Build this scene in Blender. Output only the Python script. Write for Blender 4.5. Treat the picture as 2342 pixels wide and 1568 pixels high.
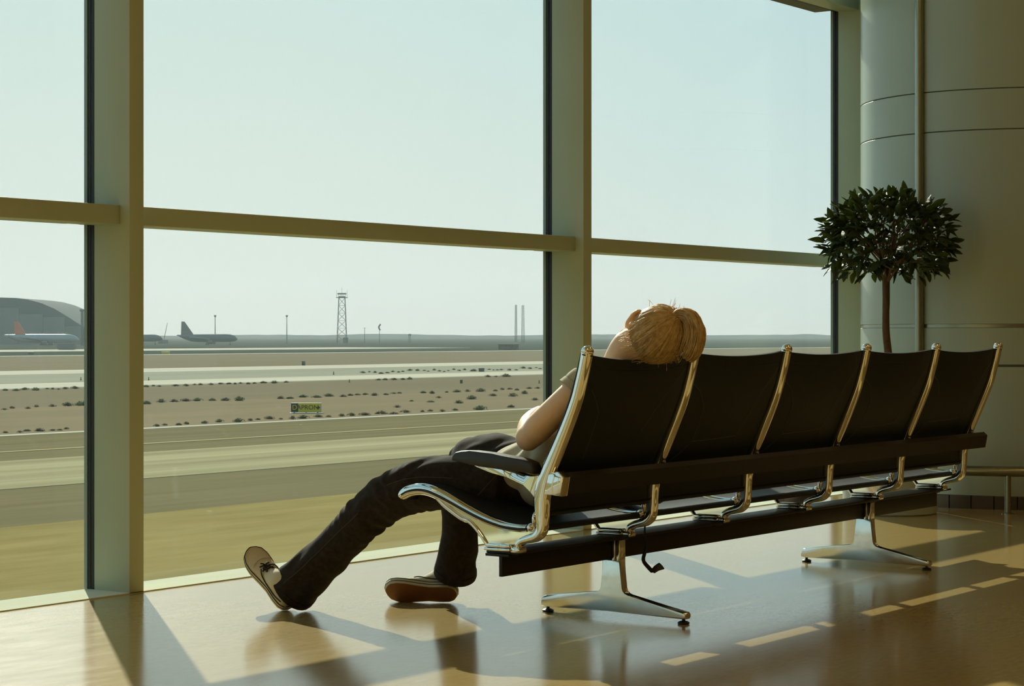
import bpy, bmesh, math, random
from mathutils import Vector, Matrix, noise, Quaternion

# ------------------------------------------------------------------ camera, sky, sun, exposure
for o in list(bpy.data.objects):
    bpy.data.objects.remove(o, do_unlink=True)
scene = bpy.context.scene
COL = scene.collection
# X runs along the window wall (to the right and away), Y points at the window, floor is z = 0
YAW = 0.6187
cam_data = bpy.data.cameras.new('camera')
cam_data.sensor_width = 36.0
cam_data.lens = 4737.6 / 2342 * 36.0
cam_data.shift_y = -19.0 / 2342
cam_data.clip_end = 12000
cam = bpy.data.objects.new('camera', cam_data)
COL.objects.link(cam)
cam.location = (0, 0, 0.898)
cam.rotation_euler = (math.pi / 2, 0, YAW - math.pi / 2)
scene.camera = cam

world = bpy.data.worlds.new('sky')
scene.world = world
world.use_nodes = True
wn = world.node_tree
wn.nodes.clear()
w_out = wn.nodes.new('ShaderNodeOutputWorld')
w_bg = wn.nodes.new('ShaderNodeBackground')
w_tc = wn.nodes.new('ShaderNodeTexCoord')
w_sep = wn.nodes.new('ShaderNodeSeparateXYZ')
w_ramp = wn.nodes.new('ShaderNodeValToRGB')
wn.links.new(w_tc.outputs['Generated'], w_sep.inputs[0])
wn.links.new(w_sep.outputs['Z'], w_ramp.inputs[0])
# the sky is a little whiter towards the sun and bluer away from it
w_dot = wn.nodes.new('ShaderNodeVectorMath')
w_dot.operation = 'DOT_PRODUCT'
w_dot.inputs[1].default_value = (0.638, 0.770, 0.0)
w_mr = wn.nodes.new('ShaderNodeMapRange')
w_mr.inputs['From Min'].default_value = 0.84
w_mr.inputs['From Max'].default_value = 0.99
w_tint = wn.nodes.new('ShaderNodeMix')
w_tint.data_type = 'RGBA'
w_tint.inputs['A'].default_value = (0.70, 0.87, 1.04, 1)
w_tint.inputs['B'].default_value = (0.99, 0.975, 0.985, 1)
w_mul = wn.nodes.new('ShaderNodeMix')
w_mul.data_type = 'RGBA'
w_mul.blend_type = 'MULTIPLY'
w_mul.inputs['Factor'].default_value = 1.0
w_flat = wn.nodes.new('ShaderNodeVectorMath')
w_flat.operation = 'MULTIPLY'
w_flat.inputs[1].default_value = (1, 1, 0)
w_nrm = wn.nodes.new('ShaderNodeVectorMath')
w_nrm.operation = 'NORMALIZE'
wn.links.new(w_tc.outputs['Generated'], w_flat.inputs[0])
wn.links.new(w_flat.outputs[0], w_nrm.inputs[0])
wn.links.new(w_nrm.outputs[0], w_dot.inputs[0])
wn.links.new(w_dot.outputs['Value'], w_mr.inputs['Value'])
wn.links.new(w_mr.outputs[0], w_tint.inputs['Factor'])
wn.links.new(w_ramp.outputs[0], w_mul.inputs['A'])
wn.links.new(w_tint.outputs['Result'], w_mul.inputs['B'])
wn.links.new(w_mul.outputs['Result'], w_bg.inputs[0])
wn.links.new(w_bg.outputs[0], w_out.inputs[0])
w_bg.inputs[1].default_value = 1.0
cr = w_ramp.color_ramp
cr.elements[0].position = 0.0
cr.elements[0].color = (0.80, 0.86, 0.755, 1)
cr.elements[1].position = 1.0
cr.elements[1].color = (0.22, 0.40, 0.52, 1)
for pos, c in ((0.05, (0.755, 0.865, 0.785)), (0.17, (0.655, 0.835, 0.80)), (0.45, (0.46, 0.68, 0.72))):
    e = cr.elements.new(pos)
    e.color = (*c, 1)

sun_data = bpy.data.lights.new('sun', 'SUN')
sun_data.energy = 6.0
sun_data.angle = 0.0093
sun_data.color = (1.0, 0.96, 0.79)
sun = bpy.data.objects.new('sun', sun_data)
COL.objects.link(sun)
SUN_DIR = Vector((0.5607, 0.6767, 0.477)).normalized()      # towards the sun
sun.rotation_euler = SUN_DIR.to_track_quat('Z', 'Y').to_euler()
sun.location = (12, 14, 12)

vs = scene.view_settings
vs.view_transform = 'Standard'
vs.look = 'None'
vs.exposure = 0.0
vs.gamma = 1.0
vs.use_curve_mapping = False
try:
    cy = scene.cycles
    cy.use_denoising = True
    cy.max_bounces = 7
    cy.diffuse_bounces = 3
    cy.glossy_bounces = 3
    cy.transparent_max_bounces = 16
    cy.volume_bounces = 0
    cy.caustics_reflective = False
    cy.caustics_refractive = False
    cy.sample_clamp_indirect = 4.0
except Exception:
    pass

# ------------------------------------------------------------------ helpers
rnd = random.Random(7)
V = Vector


def tag(o, label=None, cat=None, group=None, kind=None):
    if label: o['label'] = label
    if cat: o['category'] = cat
    if group: o['group'] = group
    if kind: o['kind'] = kind
    return o


def empty(name, loc, label, cat, group=None):
    o = bpy.data.objects.new(name, None)
    o.empty_display_size = 0.1
    o.location = loc
    COL.objects.link(o)
    return tag(o, label, cat, group)


def link(name, me, mat=None, parent=None):
    o = bpy.data.objects.new(name, me)
    COL.objects.link(o)
    if mat is not None and len(me.materials) == 0:
        me.materials.append(mat)
    if parent is not None:
        o.parent = parent
        par = parent
        loc = V((0, 0, 0))
        while par is not None:
            loc += par.location
            par = par.parent
        o.location = -loc          # meshes are modelled in world coordinates
    return o


def fin(bm, name, mat, parent=None, angle=40, keep=False):
    bmesh.ops.recalc_face_normals(bm, faces=bm.faces[:])
    thr = math.radians(angle)
    for f in bm.faces:
        f.smooth = True
    for e in bm.edges:
        if len(e.link_faces) == 2:
            e.smooth = e.calc_face_angle(0.0) < thr
    me = bpy.data.meshes.new(name)
    bm.to_mesh(me)
    bm.free()
    if keep:
        me.materials.append(mat)
        return me
    return link(name, me, mat, parent)


def box(bm, x0, x1, y0, y1, z0, z1, bevel=0.0, seg=2, M=None):
    vs_ = [bm.verts.new((x, y, z)) for x in (x0, x1) for y in (y0, y1) for z in (z0, z1)]
    fs = []
    for q in ((0, 1, 3, 2), (4, 6, 7, 5), (0, 4, 5, 1), (2, 3, 7, 6), (0, 2, 6, 4), (1, 5, 7, 3)):
        fs.append(bm.faces.new([vs_[i] for i in q]))
    if M is not None:
        for v in vs_: v.co = M @ v.co
    if bevel > 0:
        es = list({e for f in fs for e in f.edges})
        bmesh.ops.bevel(bm, geom=es, offset=bevel, segments=seg, affect='EDGES', profile=0.5)


def box_obj(name, mat, parent, *a, **k):
    bm = bmesh.new()
    box(bm, *a, **k)
    return fin(bm, name, mat, parent)


def prism(bm, poly, x0, x1, bevel=0.0, seg=2):
    """polygon in (Y, z) extruded along X"""
    a = [bm.verts.new((x0, y, z)) for y, z in poly]
    b = [bm.verts.new((x1, y, z)) for y, z in poly]
    n = len(poly)
    f0 = bm.faces.new(a)
    f1 = bm.faces.new(b[::-1])
    side = [bm.faces.new((a[i], b[i], b[(i + 1) % n], a[(i + 1) % n])) for i in range(n)]
    if bevel > 0:
        es = list(set(f0.edges) | set(f1.edges))
        bmesh.ops.bevel(bm, geom=es, offset=bevel, segments=seg, affect='EDGES', profile=0.5)


def crom(pts, n=6):
    """Catmull-Rom resampling of a list of tuples"""
    P = [V(p) for p in pts]
    out = []
    for i in range(len(P) - 1):
        p0 = P[max(i - 1, 0)]; p1 = P[i]; p2 = P[i + 1]; p3 = P[min(i + 2, len(P) - 1)]
        for k in range(n):
            t = k / n
            out.append(0.5 * ((2 * p1) + (p2 - p0) * t + (2 * p0 - 5 * p1 + 4 * p2 - p3) * t * t + (3 * p1 - p0 - 3 * p2 + p3) * t ** 3))
    out.append(P[-1].copy())
    return out


def lerp_list(vals, m):
    n = len(vals)
    out = []
    for i in range(m):
        t = i / (m - 1) * (n - 1)
        k = min(int(t), n - 2)
        f = t - k
        a, b = vals[k], vals[k + 1]
        if isinstance(a, (tuple, list)):
            out.append(tuple(x + (y - x) * f for x, y in zip(a, b)))
        else:
            out.append(a + (b - a) * f)
    return out


def sweep(bm, path, rad, seg=12, ref=(1, 0, 0), caps=True, power=2.0):
    """tube along path; rad = list of r or (a along ref, b across)"""
    path = [V(p) for p in path]
    n = len(path)
    if not isinstance(rad, (list, tuple)) or (len(rad) == 2 and n != 2 and not isinstance(rad[0], (tuple, list))):
        rad = [rad] * n
    ref = V(ref)
    rings = []
    for i, p in enumerate(path):
        t = (path[min(i + 1, n - 1)] - path[max(i - 1, 0)])
        if t.length < 1e-9: t = V((0, 0, 1))
        t.normalize()
        a = ref - t * ref.dot(t)
        if a.length < 1e-4:
            a = V((0.3, 1, 0.2)) - t * V((0.3, 1, 0.2)).dot(t)
        a.normalize()
        b = t.cross(a)
        r = rad[i]
        ra, rb = r if isinstance(r, (tuple, list)) else (r, r)
        ring = []
        for k in range(seg):
            th = 2 * math.pi * k / seg
            c, s = math.cos(th), math.sin(th)
            if power != 2.0:
                c = math.copysign(abs(c) ** (2 / power), c)
                s = math.copysign(abs(s) ** (2 / power), s)
            ring.append(bm.verts.new(p + a * (ra * c) + b * (rb * s)))
        rings.append(ring)
    for i in range(n - 1):
        for k in range(seg):
            k2 = (k + 1) % seg
            bm.faces.new((rings[i][k], rings[i][k2], rings[i + 1][k2], rings[i + 1][k]))
    if caps:
        for ring, p, sgn in ((rings[0], path[0], -1), (rings[-1], path[-1], 1)):
            bm.faces.new(ring if sgn > 0 else ring[::-1])
    return rings


def tube_obj(name, mat, parent, path, rad, seg=12, ref=(1, 0, 0), **k):
    bm = bmesh.new()
    sweep(bm, path, rad, seg, ref, **k)
    return fin(bm, name, mat, parent)


def ball(bm, c, r, M=None, u=16, v=10):
    r = r if isinstance(r, (tuple, list)) else (r, r, r)
    mat4 = Matrix.Translation(V(c)) @ (M.to_4x4() if M is not None else Matrix.Identity(4)) @ Matrix.Diagonal((*r, 1))
    bmesh.ops.create_uvsphere(bm, u_segments=u, v_segments=v, radius=1.0, matrix=mat4)


def lathe(bm, prof, c, seg=48, a0=0.0, a1=2 * math.pi):
    """profile (r, z) around a vertical axis at c"""
    full = abs(a1 - a0 - 2 * math.pi) < 1e-6
    m = seg if full else seg + 1
    cols = []
    for k in range(m):
        th = a0 + (a1 - a0) * k / seg
        cols.append([bm.verts.new((c[0] + r * math.cos(th), c[1] + r * math.sin(th), c[2] + z)) for r, z in prof])
    for k in range(seg):
        A, B = cols[k], cols[(k + 1) % m]
        for i in range(len(prof) - 1):
            try:
                bm.faces.new((A[i], B[i], B[i + 1], A[i + 1]))
            except ValueError:
                pass


def remesh(bm, voxel, smooth=6):
    """fuse overlapping closed pieces into one skin"""
    me = bpy.data.meshes.new('tmp')
    bmesh.ops.recalc_face_normals(bm, faces=bm.faces[:])
    bm.to_mesh(me)
    bm.free()
    o = bpy.data.objects.new('tmp', me)
    COL.objects.link(o)
    m = o.modifiers.new('r', 'REMESH')
    m.mode = 'VOXEL'
    m.voxel_size = voxel
    if smooth:
        s = o.modifiers.new('s', 'SMOOTH')
        s.factor = 0.5
        s.iterations = smooth
    dg = bpy.context.evaluated_depsgraph_get()
    out = bpy.data.meshes.new_from_object(o.evaluated_get(dg))
    bpy.data.objects.remove(o, do_unlink=True)
    bpy.data.meshes.remove(me)
    for p in out.polygons:
        p.use_smooth = True
    return out


# ------------------------------------------------------------------ materials
def material(name, base, rough=0.5, metal=0.0, spec=0.5, var=0.0, vscale=(8, 8, 8), bump=0.0, bscale=60.0, detail=6.0,
             coat=0.0, coat_rough=0.1, base2=None, sheen=0.0, trans=None, aniso=None):
    m = bpy.data.materials.new(name)
    m.use_nodes = True
    nt = m.node_tree
    b = nt.nodes['Principled BSDF']
    b.inputs['Base Color'].default_value = (*base, 1)
    b.inputs['Roughness'].default_value = rough
    b.inputs['Metallic'].default_value = metal
    b.inputs['Specular IOR Level'].default_value = spec
    b.inputs['Coat Weight'].default_value = coat
    b.inputs['Coat Roughness'].default_value = coat_rough
    b.inputs['Sheen Weight'].default_value = sheen
    if trans is not None:
        b.inputs['Subsurface Weight'].default_value = trans
        b.inputs['Subsurface Radius'].default_value = (1.0, 0.25, 0.08)
        b.inputs['Subsurface Scale'].default_value = 0.012
    geo = nt.nodes.new('ShaderNodeNewGeometry')
    if var > 0 or base2 is not None:
        mp = nt.nodes.new('ShaderNodeMapping')
        mp.inputs['Scale'].default_value = vscale
        nz = nt.nodes.new('ShaderNodeTexNoise')
        nz.inputs['Scale'].default_value = 1.0
        nz.inputs['Detail'].default_value = detail
        nz.inputs['Roughness'].default_value = 0.62
        mx = nt.nodes.new('ShaderNodeMix')
        mx.data_type = 'RGBA'
        rg = nt.nodes.new('ShaderNodeMapRange')
        rg.inputs['From Min'].default_value = 0.32
        rg.inputs['From Max'].default_value = 0.68
        b2 = base2 if base2 is not None else tuple(c * (1 - var) for c in base)
        b1 = base if base2 is not None else tuple(min(1, c * (1 + var)) for c in base)
        mx.inputs['A'].default_value = (*b1, 1)
        mx.inputs['B'].default_value = (*b2, 1)
        nt.links.new(geo.outputs['Position'], mp.inputs[0])
        nt.links.new(mp.outputs[0], nz.inputs['Vector'])
        nt.links.new(nz.outputs['Fac'], rg.inputs['Value'])
        nt.links.new(rg.outputs[0], mx.inputs['Factor'])
        nt.links.new(mx.outputs['Result'], b.inputs['Base Color'])
    if bump > 0:
        n2 = nt.nodes.new('ShaderNodeTexNoise')
        n2.inputs['Scale'].default_value = bscale
        n2.inputs['Detail'].default_value = 3.0
        bp = nt.nodes.new('ShaderNodeBump')
        bp.inputs['Strength'].default_value = bump
        bp.inputs['Distance'].default_value = 0.01
        nt.links.new(geo.outputs['Position'], n2.inputs['Vector'])
        nt.links.new(n2.outputs['Fac'], bp.inputs['Height'])
        nt.links.new(bp.outputs[0], b.inputs['Normal'])
    return m


def glass_material():
    m = bpy.data.materials.new('window_glass')
    m.use_nodes = True
    nt = m.node_tree
    nt.nodes.clear()
    out = nt.nodes.new('ShaderNodeOutputMaterial')
    tr = nt.nodes.new('ShaderNodeBsdfTransparent')
    tr.inputs[0].default_value = (0.975, 0.992, 0.980, 1)
    gl = nt.nodes.new('ShaderNodeBsdfGlossy')
    gl.inputs['Roughness'].default_value = 0.01
    lw = nt.nodes.new('ShaderNodeLayerWeight')
    lw.inputs[0].default_value = 0.5
    pw = nt.nodes.new('ShaderNodeMath')
    pw.operation = 'POWER'
    pw.inputs[1].default_value = 5.0
    ml = nt.nodes.new('ShaderNodeMath')
    ml.operation = 'MULTIPLY_ADD'
    ml.inputs[1].default_value = 0.6
    ml.inputs[2].default_value = 0.03
    nt.links.new(lw.outputs['Facing'], pw.inputs[0])
    nt.links.new(pw.outputs[0], ml.inputs[0])
    fr = ml
    mx = nt.nodes.new('ShaderNodeMixShader')
    nt.links.new(fr.outputs[0], mx.inputs[0])
    nt.links.new(tr.outputs[0], mx.inputs[1])
    nt.links.new(gl.outputs[0], mx.inputs[2])
    nt.links.new(mx.outputs[0], out.inputs[0])
    return m


def floor_material():
    m = bpy.data.materials.new('polished_floor')
    m.use_nodes = True
    nt = m.node_tree
    b = nt.nodes['Principled BSDF']
    geo = nt.nodes.new('ShaderNodeNewGeometry')

    def noise_node(scale, vec=(1, 1, 1), detail=5.0):
        mp = nt.nodes.new('ShaderNodeMapping')
        mp.inputs['Scale'].default_value = vec
        n = nt.nodes.new('ShaderNodeTexNoise')
        n.inputs['Scale'].default_value = scale
        n.inputs['Detail'].default_value = detail
        nt.links.new(geo.outputs['Position'], mp.inputs[0])
        nt.links.new(mp.outputs[0], n.inputs['Vector'])
        return n

    def rng(src, a, bb, c=0.0, d=1.0):
        r = nt.nodes.new('ShaderNodeMapRange')
        for k, v in zip(('From Min', 'From Max', 'To Min', 'To Max'), (a, bb, c, d)):
            r.inputs[k].default_value = v
        nt.links.new(src, r.inputs['Value'])
        return r.outputs[0]

    def mix(f, A, B):
        x = nt.nodes.new('ShaderNodeMix')
        x.data_type = 'RGBA'
        for s, v in (('A', A), ('B', B)):
            if isinstance(v, tuple): x.inputs[s].default_value = (*v, 1)
            else: nt.links.new(v, x.inputs[s])
        nt.links.new(f, x.inputs['Factor'])
        return x.outputs['Result']
    big = rng(noise_node(1.6).outputs['Fac'], 0.3, 0.7)
    fine = rng(noise_node(22, (1.0, 3.0, 1), 8).outputs['Fac'], 0.3, 0.7)
    c1 = mix(big, (0.42, 0.303, 0.112), (0.38, 0.268, 0.094))
    c2 = mix(fine, c1, (0.45, 0.332, 0.130))
    # scattered dark specks and scuffs trodden into the floor
    vor = nt.nodes.new('ShaderNodeTexVoronoi')
    vor.inputs['Scale'].default_value = 15.0
    nt.links.new(geo.outputs['Position'], vor.inputs['Vector'])
    speck = rng(vor.outputs['Distance'], 0.07, 0.10, 1.0, 0.0)
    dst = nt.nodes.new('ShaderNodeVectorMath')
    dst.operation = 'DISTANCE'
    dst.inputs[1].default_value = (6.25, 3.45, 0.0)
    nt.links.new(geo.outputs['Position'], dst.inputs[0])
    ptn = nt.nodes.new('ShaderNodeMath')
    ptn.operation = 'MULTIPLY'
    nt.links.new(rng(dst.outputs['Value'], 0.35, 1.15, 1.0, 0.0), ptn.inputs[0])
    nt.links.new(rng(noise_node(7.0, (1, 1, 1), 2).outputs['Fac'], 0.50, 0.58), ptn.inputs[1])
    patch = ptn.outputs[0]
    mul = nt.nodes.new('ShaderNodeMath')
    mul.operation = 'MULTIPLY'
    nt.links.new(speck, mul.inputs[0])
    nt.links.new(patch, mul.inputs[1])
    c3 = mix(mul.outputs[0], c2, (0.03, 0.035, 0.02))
    nt.links.new(c3, b.inputs['Base Color'])
    ro = rng(noise_node(5, (1, 4, 1), 6).outputs['Fac'], 0.3, 0.7, 0.14, 0.165)
    nt.links.new(ro, b.inputs['Roughness'])
    b.inputs['IOR'].default_value = 1.55
    bp = nt.nodes.new('ShaderNodeBump')
    bp.inputs['Strength'].default_value = 0.001
    bp.inputs['Distance'].default_value = 0.01
    nt.links.new(noise_node(14, (1, 1, 1), 4).outputs['Fac'], bp.inputs['Height'])
    return m


M = {}
M['floor'] = floor_material()
M['paint'] = material('painted_aluminium', (0.45, 0.50, 0.36), 0.45, spec=0.3, var=0.03, vscale=(3, 3, 3))
M['gasket'] = material('black_gasket', (0.012, 0.014, 0.013), 0.55)
M['edge'] = material('outer_cap', (0.30, 0.36, 0.31), 0.45)
M['sill'] = material('pale_sill', (0.70, 0.73, 0.58), 0.6, spec=0.0, var=0.04, vscale=(2, 9, 2))
M['glass'] = glass_material()
M['ceiling'] = material('ceiling_paint', (0.72, 0.62, 0.44), 0.8)
M['wall'] = material('wall_paint', (0.50, 0.40, 0.26), 0.7)
M['column'] = material('column_panel', (0.39, 0.455, 0.385), 0.26, var=0.02, vscale=(2, 2, 2))
M['joint'] = material('panel_joint', (0.10, 0.13, 0.07), 0.6)
M['steel'] = material('brushed_steel', (0.30, 0.31, 0.24), 0.28, 1.0)
M['skirting'] = material('skirting_tile', (0.085, 0.06, 0.04), 0.35, var=0.12, vscale=(9, 9, 9))
M['chrome'] = material('polished_aluminium', (0.80, 0.79, 0.72), 0.045, 1.0)
M['legmetal'] = material('leg_aluminium', (0.80, 0.80, 0.72), 0.16, 1.0, var=0.06, vscale=(30, 30, 30))
M['sling'] = material('black_vinyl_sling', (0.008, 0.011, 0.013), 0.5, spec=0.3, var=0.15, vscale=(60, 60, 60), bump=0.10, bscale=900)
M['seam'] = material('welded_seam', (0.075, 0.072, 0.06), 0.4)
M['beam'] = material('black_beam', (0.011, 0.008, 0.006), 0.4, spec=0.35, var=0.2, vscale=(30, 30, 30))
M['pad'] = material('arm_pad_urethane', (0.028, 0.026, 0.022), 0.48, bump=0.08, bscale=400)
M['rubber'] = material('black_rubber', (0.012, 0.012, 0.012), 0.5)
M['skin'] = material('skin', (0.82, 0.57, 0.37), 0.5, var=0.04, vscale=(40, 40, 40), trans=0.30)
M['denim'] = material('dark_denim', (0.026, 0.020, 0.016), 0.9, spec=0.15, var=0.30, vscale=(55, 55, 55), bump=0.12, bscale=700, sheen=0.03)
M['stitch'] = material('denim_stitch', (0.085, 0.055, 0.035), 0.8)
M['shirt'] = material('grey_jersey', (0.47, 0.44, 0.32), 0.9, var=0.06, vscale=(60, 60, 60), bump=0.1, bscale=500, sheen=0.2)
M['canvas'] = material('cream_canvas', (0.62, 0.54, 0.37), 0.8, var=0.05, vscale=(120, 120, 120), bump=0.1, bscale=900)
M['sock'] = material('white_sock', (0.66, 0.60, 0.44), 0.9, bump=0.2, bscale=600)
M['shoeline'] = material('dark_green_piping', (0.012, 0.026, 0.010), 0.6)
M['gum'] = material('gum_sole', (0.20, 0.075, 0.02), 0.55, var=0.12, vscale=(30, 30, 30))
M['lace'] = material('dark_lace', (0.02, 0.012, 0.008), 0.8)
M['hair'] = material('blonde_hair', (0.92, 0.72, 0.38), 0.36, vscale=(60, 60, 60), base2=(0.50, 0.33, 0.13))
hb_ = M['hair'].node_tree
h_tr = hb_.nodes.new('ShaderNodeBsdfTranslucent')
h_tr.inputs[0].default_value = (0.90, 0.65, 0.28, 1)
h_mx = hb_.nodes.new('ShaderNodeMixShader')
h_mx.inputs[0].default_value = 0.42
h_out = [n for n in hb_.nodes if n.type == 'OUTPUT_MATERIAL'][0]
hb_.links.new(hb_.nodes['Principled BSDF'].outputs[0], h_mx.inputs[1])
hb_.links.new(h_tr.outputs[0], h_mx.inputs[2])
hb_.links.new(h_mx.outputs[0], h_out.inputs[0])
M['lip'] = material('lip', (0.42, 0.15, 0.09), 0.45)
M['bag'] = material('black_nylon', (0.010, 0.010, 0.010), 0.6)
M['bagtag'] = material('tan_tag', (0.30, 0.24, 0.14), 0.7)
M['leaf'] = material('bay_leaf', (0.060, 0.085, 0.030), 0.50, var=0.35, vscale=(14, 14, 14), spec=0.18)
lf = M['leaf'].node_tree
l_tr = lf.nodes.new('ShaderNodeBsdfTranslucent')
l_tr.inputs[0].default_value = (0.15, 0.20, 0.035, 1)
l_mx = lf.nodes.new('ShaderNodeMixShader')
l_mx.inputs[0].default_value = 0.35
l_out = [n for n in lf.nodes if n.type == 'OUTPUT_MATERIAL'][0]
lf.links.new(lf.nodes['Principled BSDF'].outputs[0], l_mx.inputs[1])
lf.links.new(l_tr.outputs[0], l_mx.inputs[2])
lf.links.new(l_mx.outputs[0], l_out.inputs[0])
M['bark'] = material('bark', (0.10, 0.055, 0.025), 0.85, var=0.3, vscale=(60, 60, 14), bump=0.3, bscale=80)
M['pot'] = material('pale_planter', (0.38, 0.42, 0.36), 0.35)
M['soil'] = material('soil', (0.04, 0.028, 0.018), 0.95, bump=0.5, bscale=60)
# outdoors
M['sand'] = material('desert_sand', (0.25, 0.198, 0.122), 0.95, spec=0.0, base2=(0.215, 0.176, 0.110), vscale=(0.02, 0.055, 0.1), detail=9)
M['sandred'] = material('bare_earth', (0.290, 0.215, 0.130), 0.95, spec=0.0, base2=(0.235, 0.188, 0.114), vscale=(0.04, 0.11, 0.1), detail=9)
M['apron'] = material('apron_concrete', (0.355, 0.272, 0.112), 0.8, spec=0.0, base2=(0.275, 0.208, 0.082), vscale=(0.16, 0.7, 1), detail=9)
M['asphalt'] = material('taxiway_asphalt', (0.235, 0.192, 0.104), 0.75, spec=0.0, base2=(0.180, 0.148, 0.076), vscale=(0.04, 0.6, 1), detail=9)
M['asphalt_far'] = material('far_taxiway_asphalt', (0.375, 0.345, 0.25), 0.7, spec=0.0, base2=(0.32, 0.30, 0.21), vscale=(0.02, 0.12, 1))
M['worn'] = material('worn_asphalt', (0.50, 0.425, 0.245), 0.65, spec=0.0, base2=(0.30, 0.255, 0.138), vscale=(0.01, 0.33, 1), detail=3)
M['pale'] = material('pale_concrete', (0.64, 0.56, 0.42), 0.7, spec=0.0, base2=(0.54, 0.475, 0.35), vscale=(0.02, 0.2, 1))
M['yellow'] = material('yellow_line', (0.50, 0.38, 0.19), 0.8, spec=0.0)
M['scrub'] = material('dry_scrub', (0.16, 0.155, 0.072), 0.9, spec=0.0, var=0.35, vscale=(2, 2, 2))
M['scrub2'] = material('brown_scrub', (0.20, 0.155, 0.090), 0.9, spec=0.0, var=0.35, vscale=(2, 2, 2))
M['scrubfar'] = material('scrub_plain', (0.085, 0.090, 0.062), 0.95, spec=0.0, base2=(0.045, 0.056, 0.042), vscale=(0.006, 0.02, 0.1), detail=9)
M['hangar'] = material('hangar_metal', (0.075, 0.095, 0.092), 0.9, spec=0.05)
M['hangar2'] = material('hangar_door', (0.16, 0.165, 0.145), 0.9, spec=0.05)
M['plane_white'] = material('white_fuselage', (0.26, 0.28, 0.26), 0.16, spec=0.7)
M['plane_dark'] = material('grey_green_paint', (0.05, 0.07, 0.065), 0.16, spec=0.7)
M['plane_orange'] = material('orange_paint', (0.62, 0.13, 0.03), 0.4)
M['tower'] = material('tower_steel', (0.09, 0.11, 0.085), 0.6)
M['grey'] = material('grey_box_paint', (0.12, 0.12, 0.095), 0.6)
M['signyellow'] = material('sign_yellow', (0.62, 0.46, 0.03), 0.5)
M['signblack'] = material('sign_black', (0.035, 0.038, 0.03), 0.5)
M['signpale'] = material('sign_back', (0.45, 0.42, 0.32), 0.5)

# ------------------------------------------------------------------ the setting: room
def slab(name, mat, x0, x1, y0, y1, z0, z1, bevel=0.0):
    o = box_obj(name, mat, None, x0, x1, y0, y1, z0, z1, bevel=bevel)
    return tag(o, kind='structure')


YW = 5.24                        # inner face of the mullions
MULL = [-3.478, -0.627, 2.224, 5.076, 7.925, 10.862]
MW = 0.068
CEIL = 4.4
slab('floor', M['floor'], -4.2, 14.5, -9.0, YW, -0.2, 0.0)
slab('trim_1', M['sill'], -4.2, 14.5, YW, 5.447, -0.2, 0.004)['label'] = 'pale sill strip along the foot of the glass'
slab('ceiling', M['ceiling'], -4.2, 14.5, -9.0, 5.6, CEIL, CEIL + 0.2)
slab('wall_back', M['wall'], -4.2, 14.5, -9.2, -9.0, -0.2, CEIL + 0.2)
slab('wall_left', M['wall'], -4.4, -4.2, -9.2, 5.6, -0.2, CEIL + 0.2)
slab('wall_right', M['wall'], 14.5, 14.7, -9.2, 5.6, -0.2, CEIL + 0.2)
slab('trim_2', M['paint'], -4.2, 14.5, 5.27, 5.46, 4.25, CEIL)['label'] = 'pale window head above the glass'
slab('wall_front', M['paint'], 10.93, 14.5, YW + .03, 5.46, 0.0, CEIL)['label'] = 'solid wall panel right of the last window'

win = []
for i, x in enumerate(MULL):
    # the mullion post, one per bay
    bm = bmesh.new()
    box(bm, x, x + MW, YW, 5.416, 0.0, CEIL, bevel=0.0015)
    o = fin(bm, 'trim_%d' % (i + 3), M['paint'])
    o['label'] = 'pale painted aluminium window mullion'
    tag(o, kind='structure')
    bm = bmesh.new()
    box(bm, x - 0.001, x + MW + 0.001, 5.416, 5.447, 0.004, CEIL)
    g = fin(bm, 'gasket', M['gasket'], o)
    g['label'] = 'black rubber gasket'
    bm = bmesh.new()
    box(bm, x - 0.004, x + MW + 0.004, 5.447, 5.462, 0.004, CEIL)
    fin(bm, 'cover_cap', M['edge'], o)
for i in range(len(MULL) - 1):
    xa, xb = MULL[i] + MW, MULL[i + 1]
    w = bpy.data.objects.new('window_%d' % (i + 1), None)
    w.location = (xa, 5.42, 0)
    COL.objects.link(w)
    tag(w, kind='structure')
    for z0, z1 in ((0.0045, 1.30), (1.34, 2.785), (2.81, 4.26)):
        box_obj('pane', M['glass'], w, xa + 0.001, xb - 0.001, 5.428, 5.434, z0, z1)
    for zt in (1.282, 2.765):
        t = box_obj('transom', M['paint'], w, xa, xb, 5.285, 5.412, zt, zt + .066, bevel=0.0015)
        t['label'] = 'pale horizontal glazing bar'
        g = box_obj('transom_gasket', M['gasket'], w, xa, xb, 5.412, 5.448, zt + .005, zt + .063)
        g['label'] = 'black rubber gasket'
        box_obj('outer_ledge', M['gasket'], w, xa, xb, 5.448, 5.565, zt + .010, zt + .058)
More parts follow.
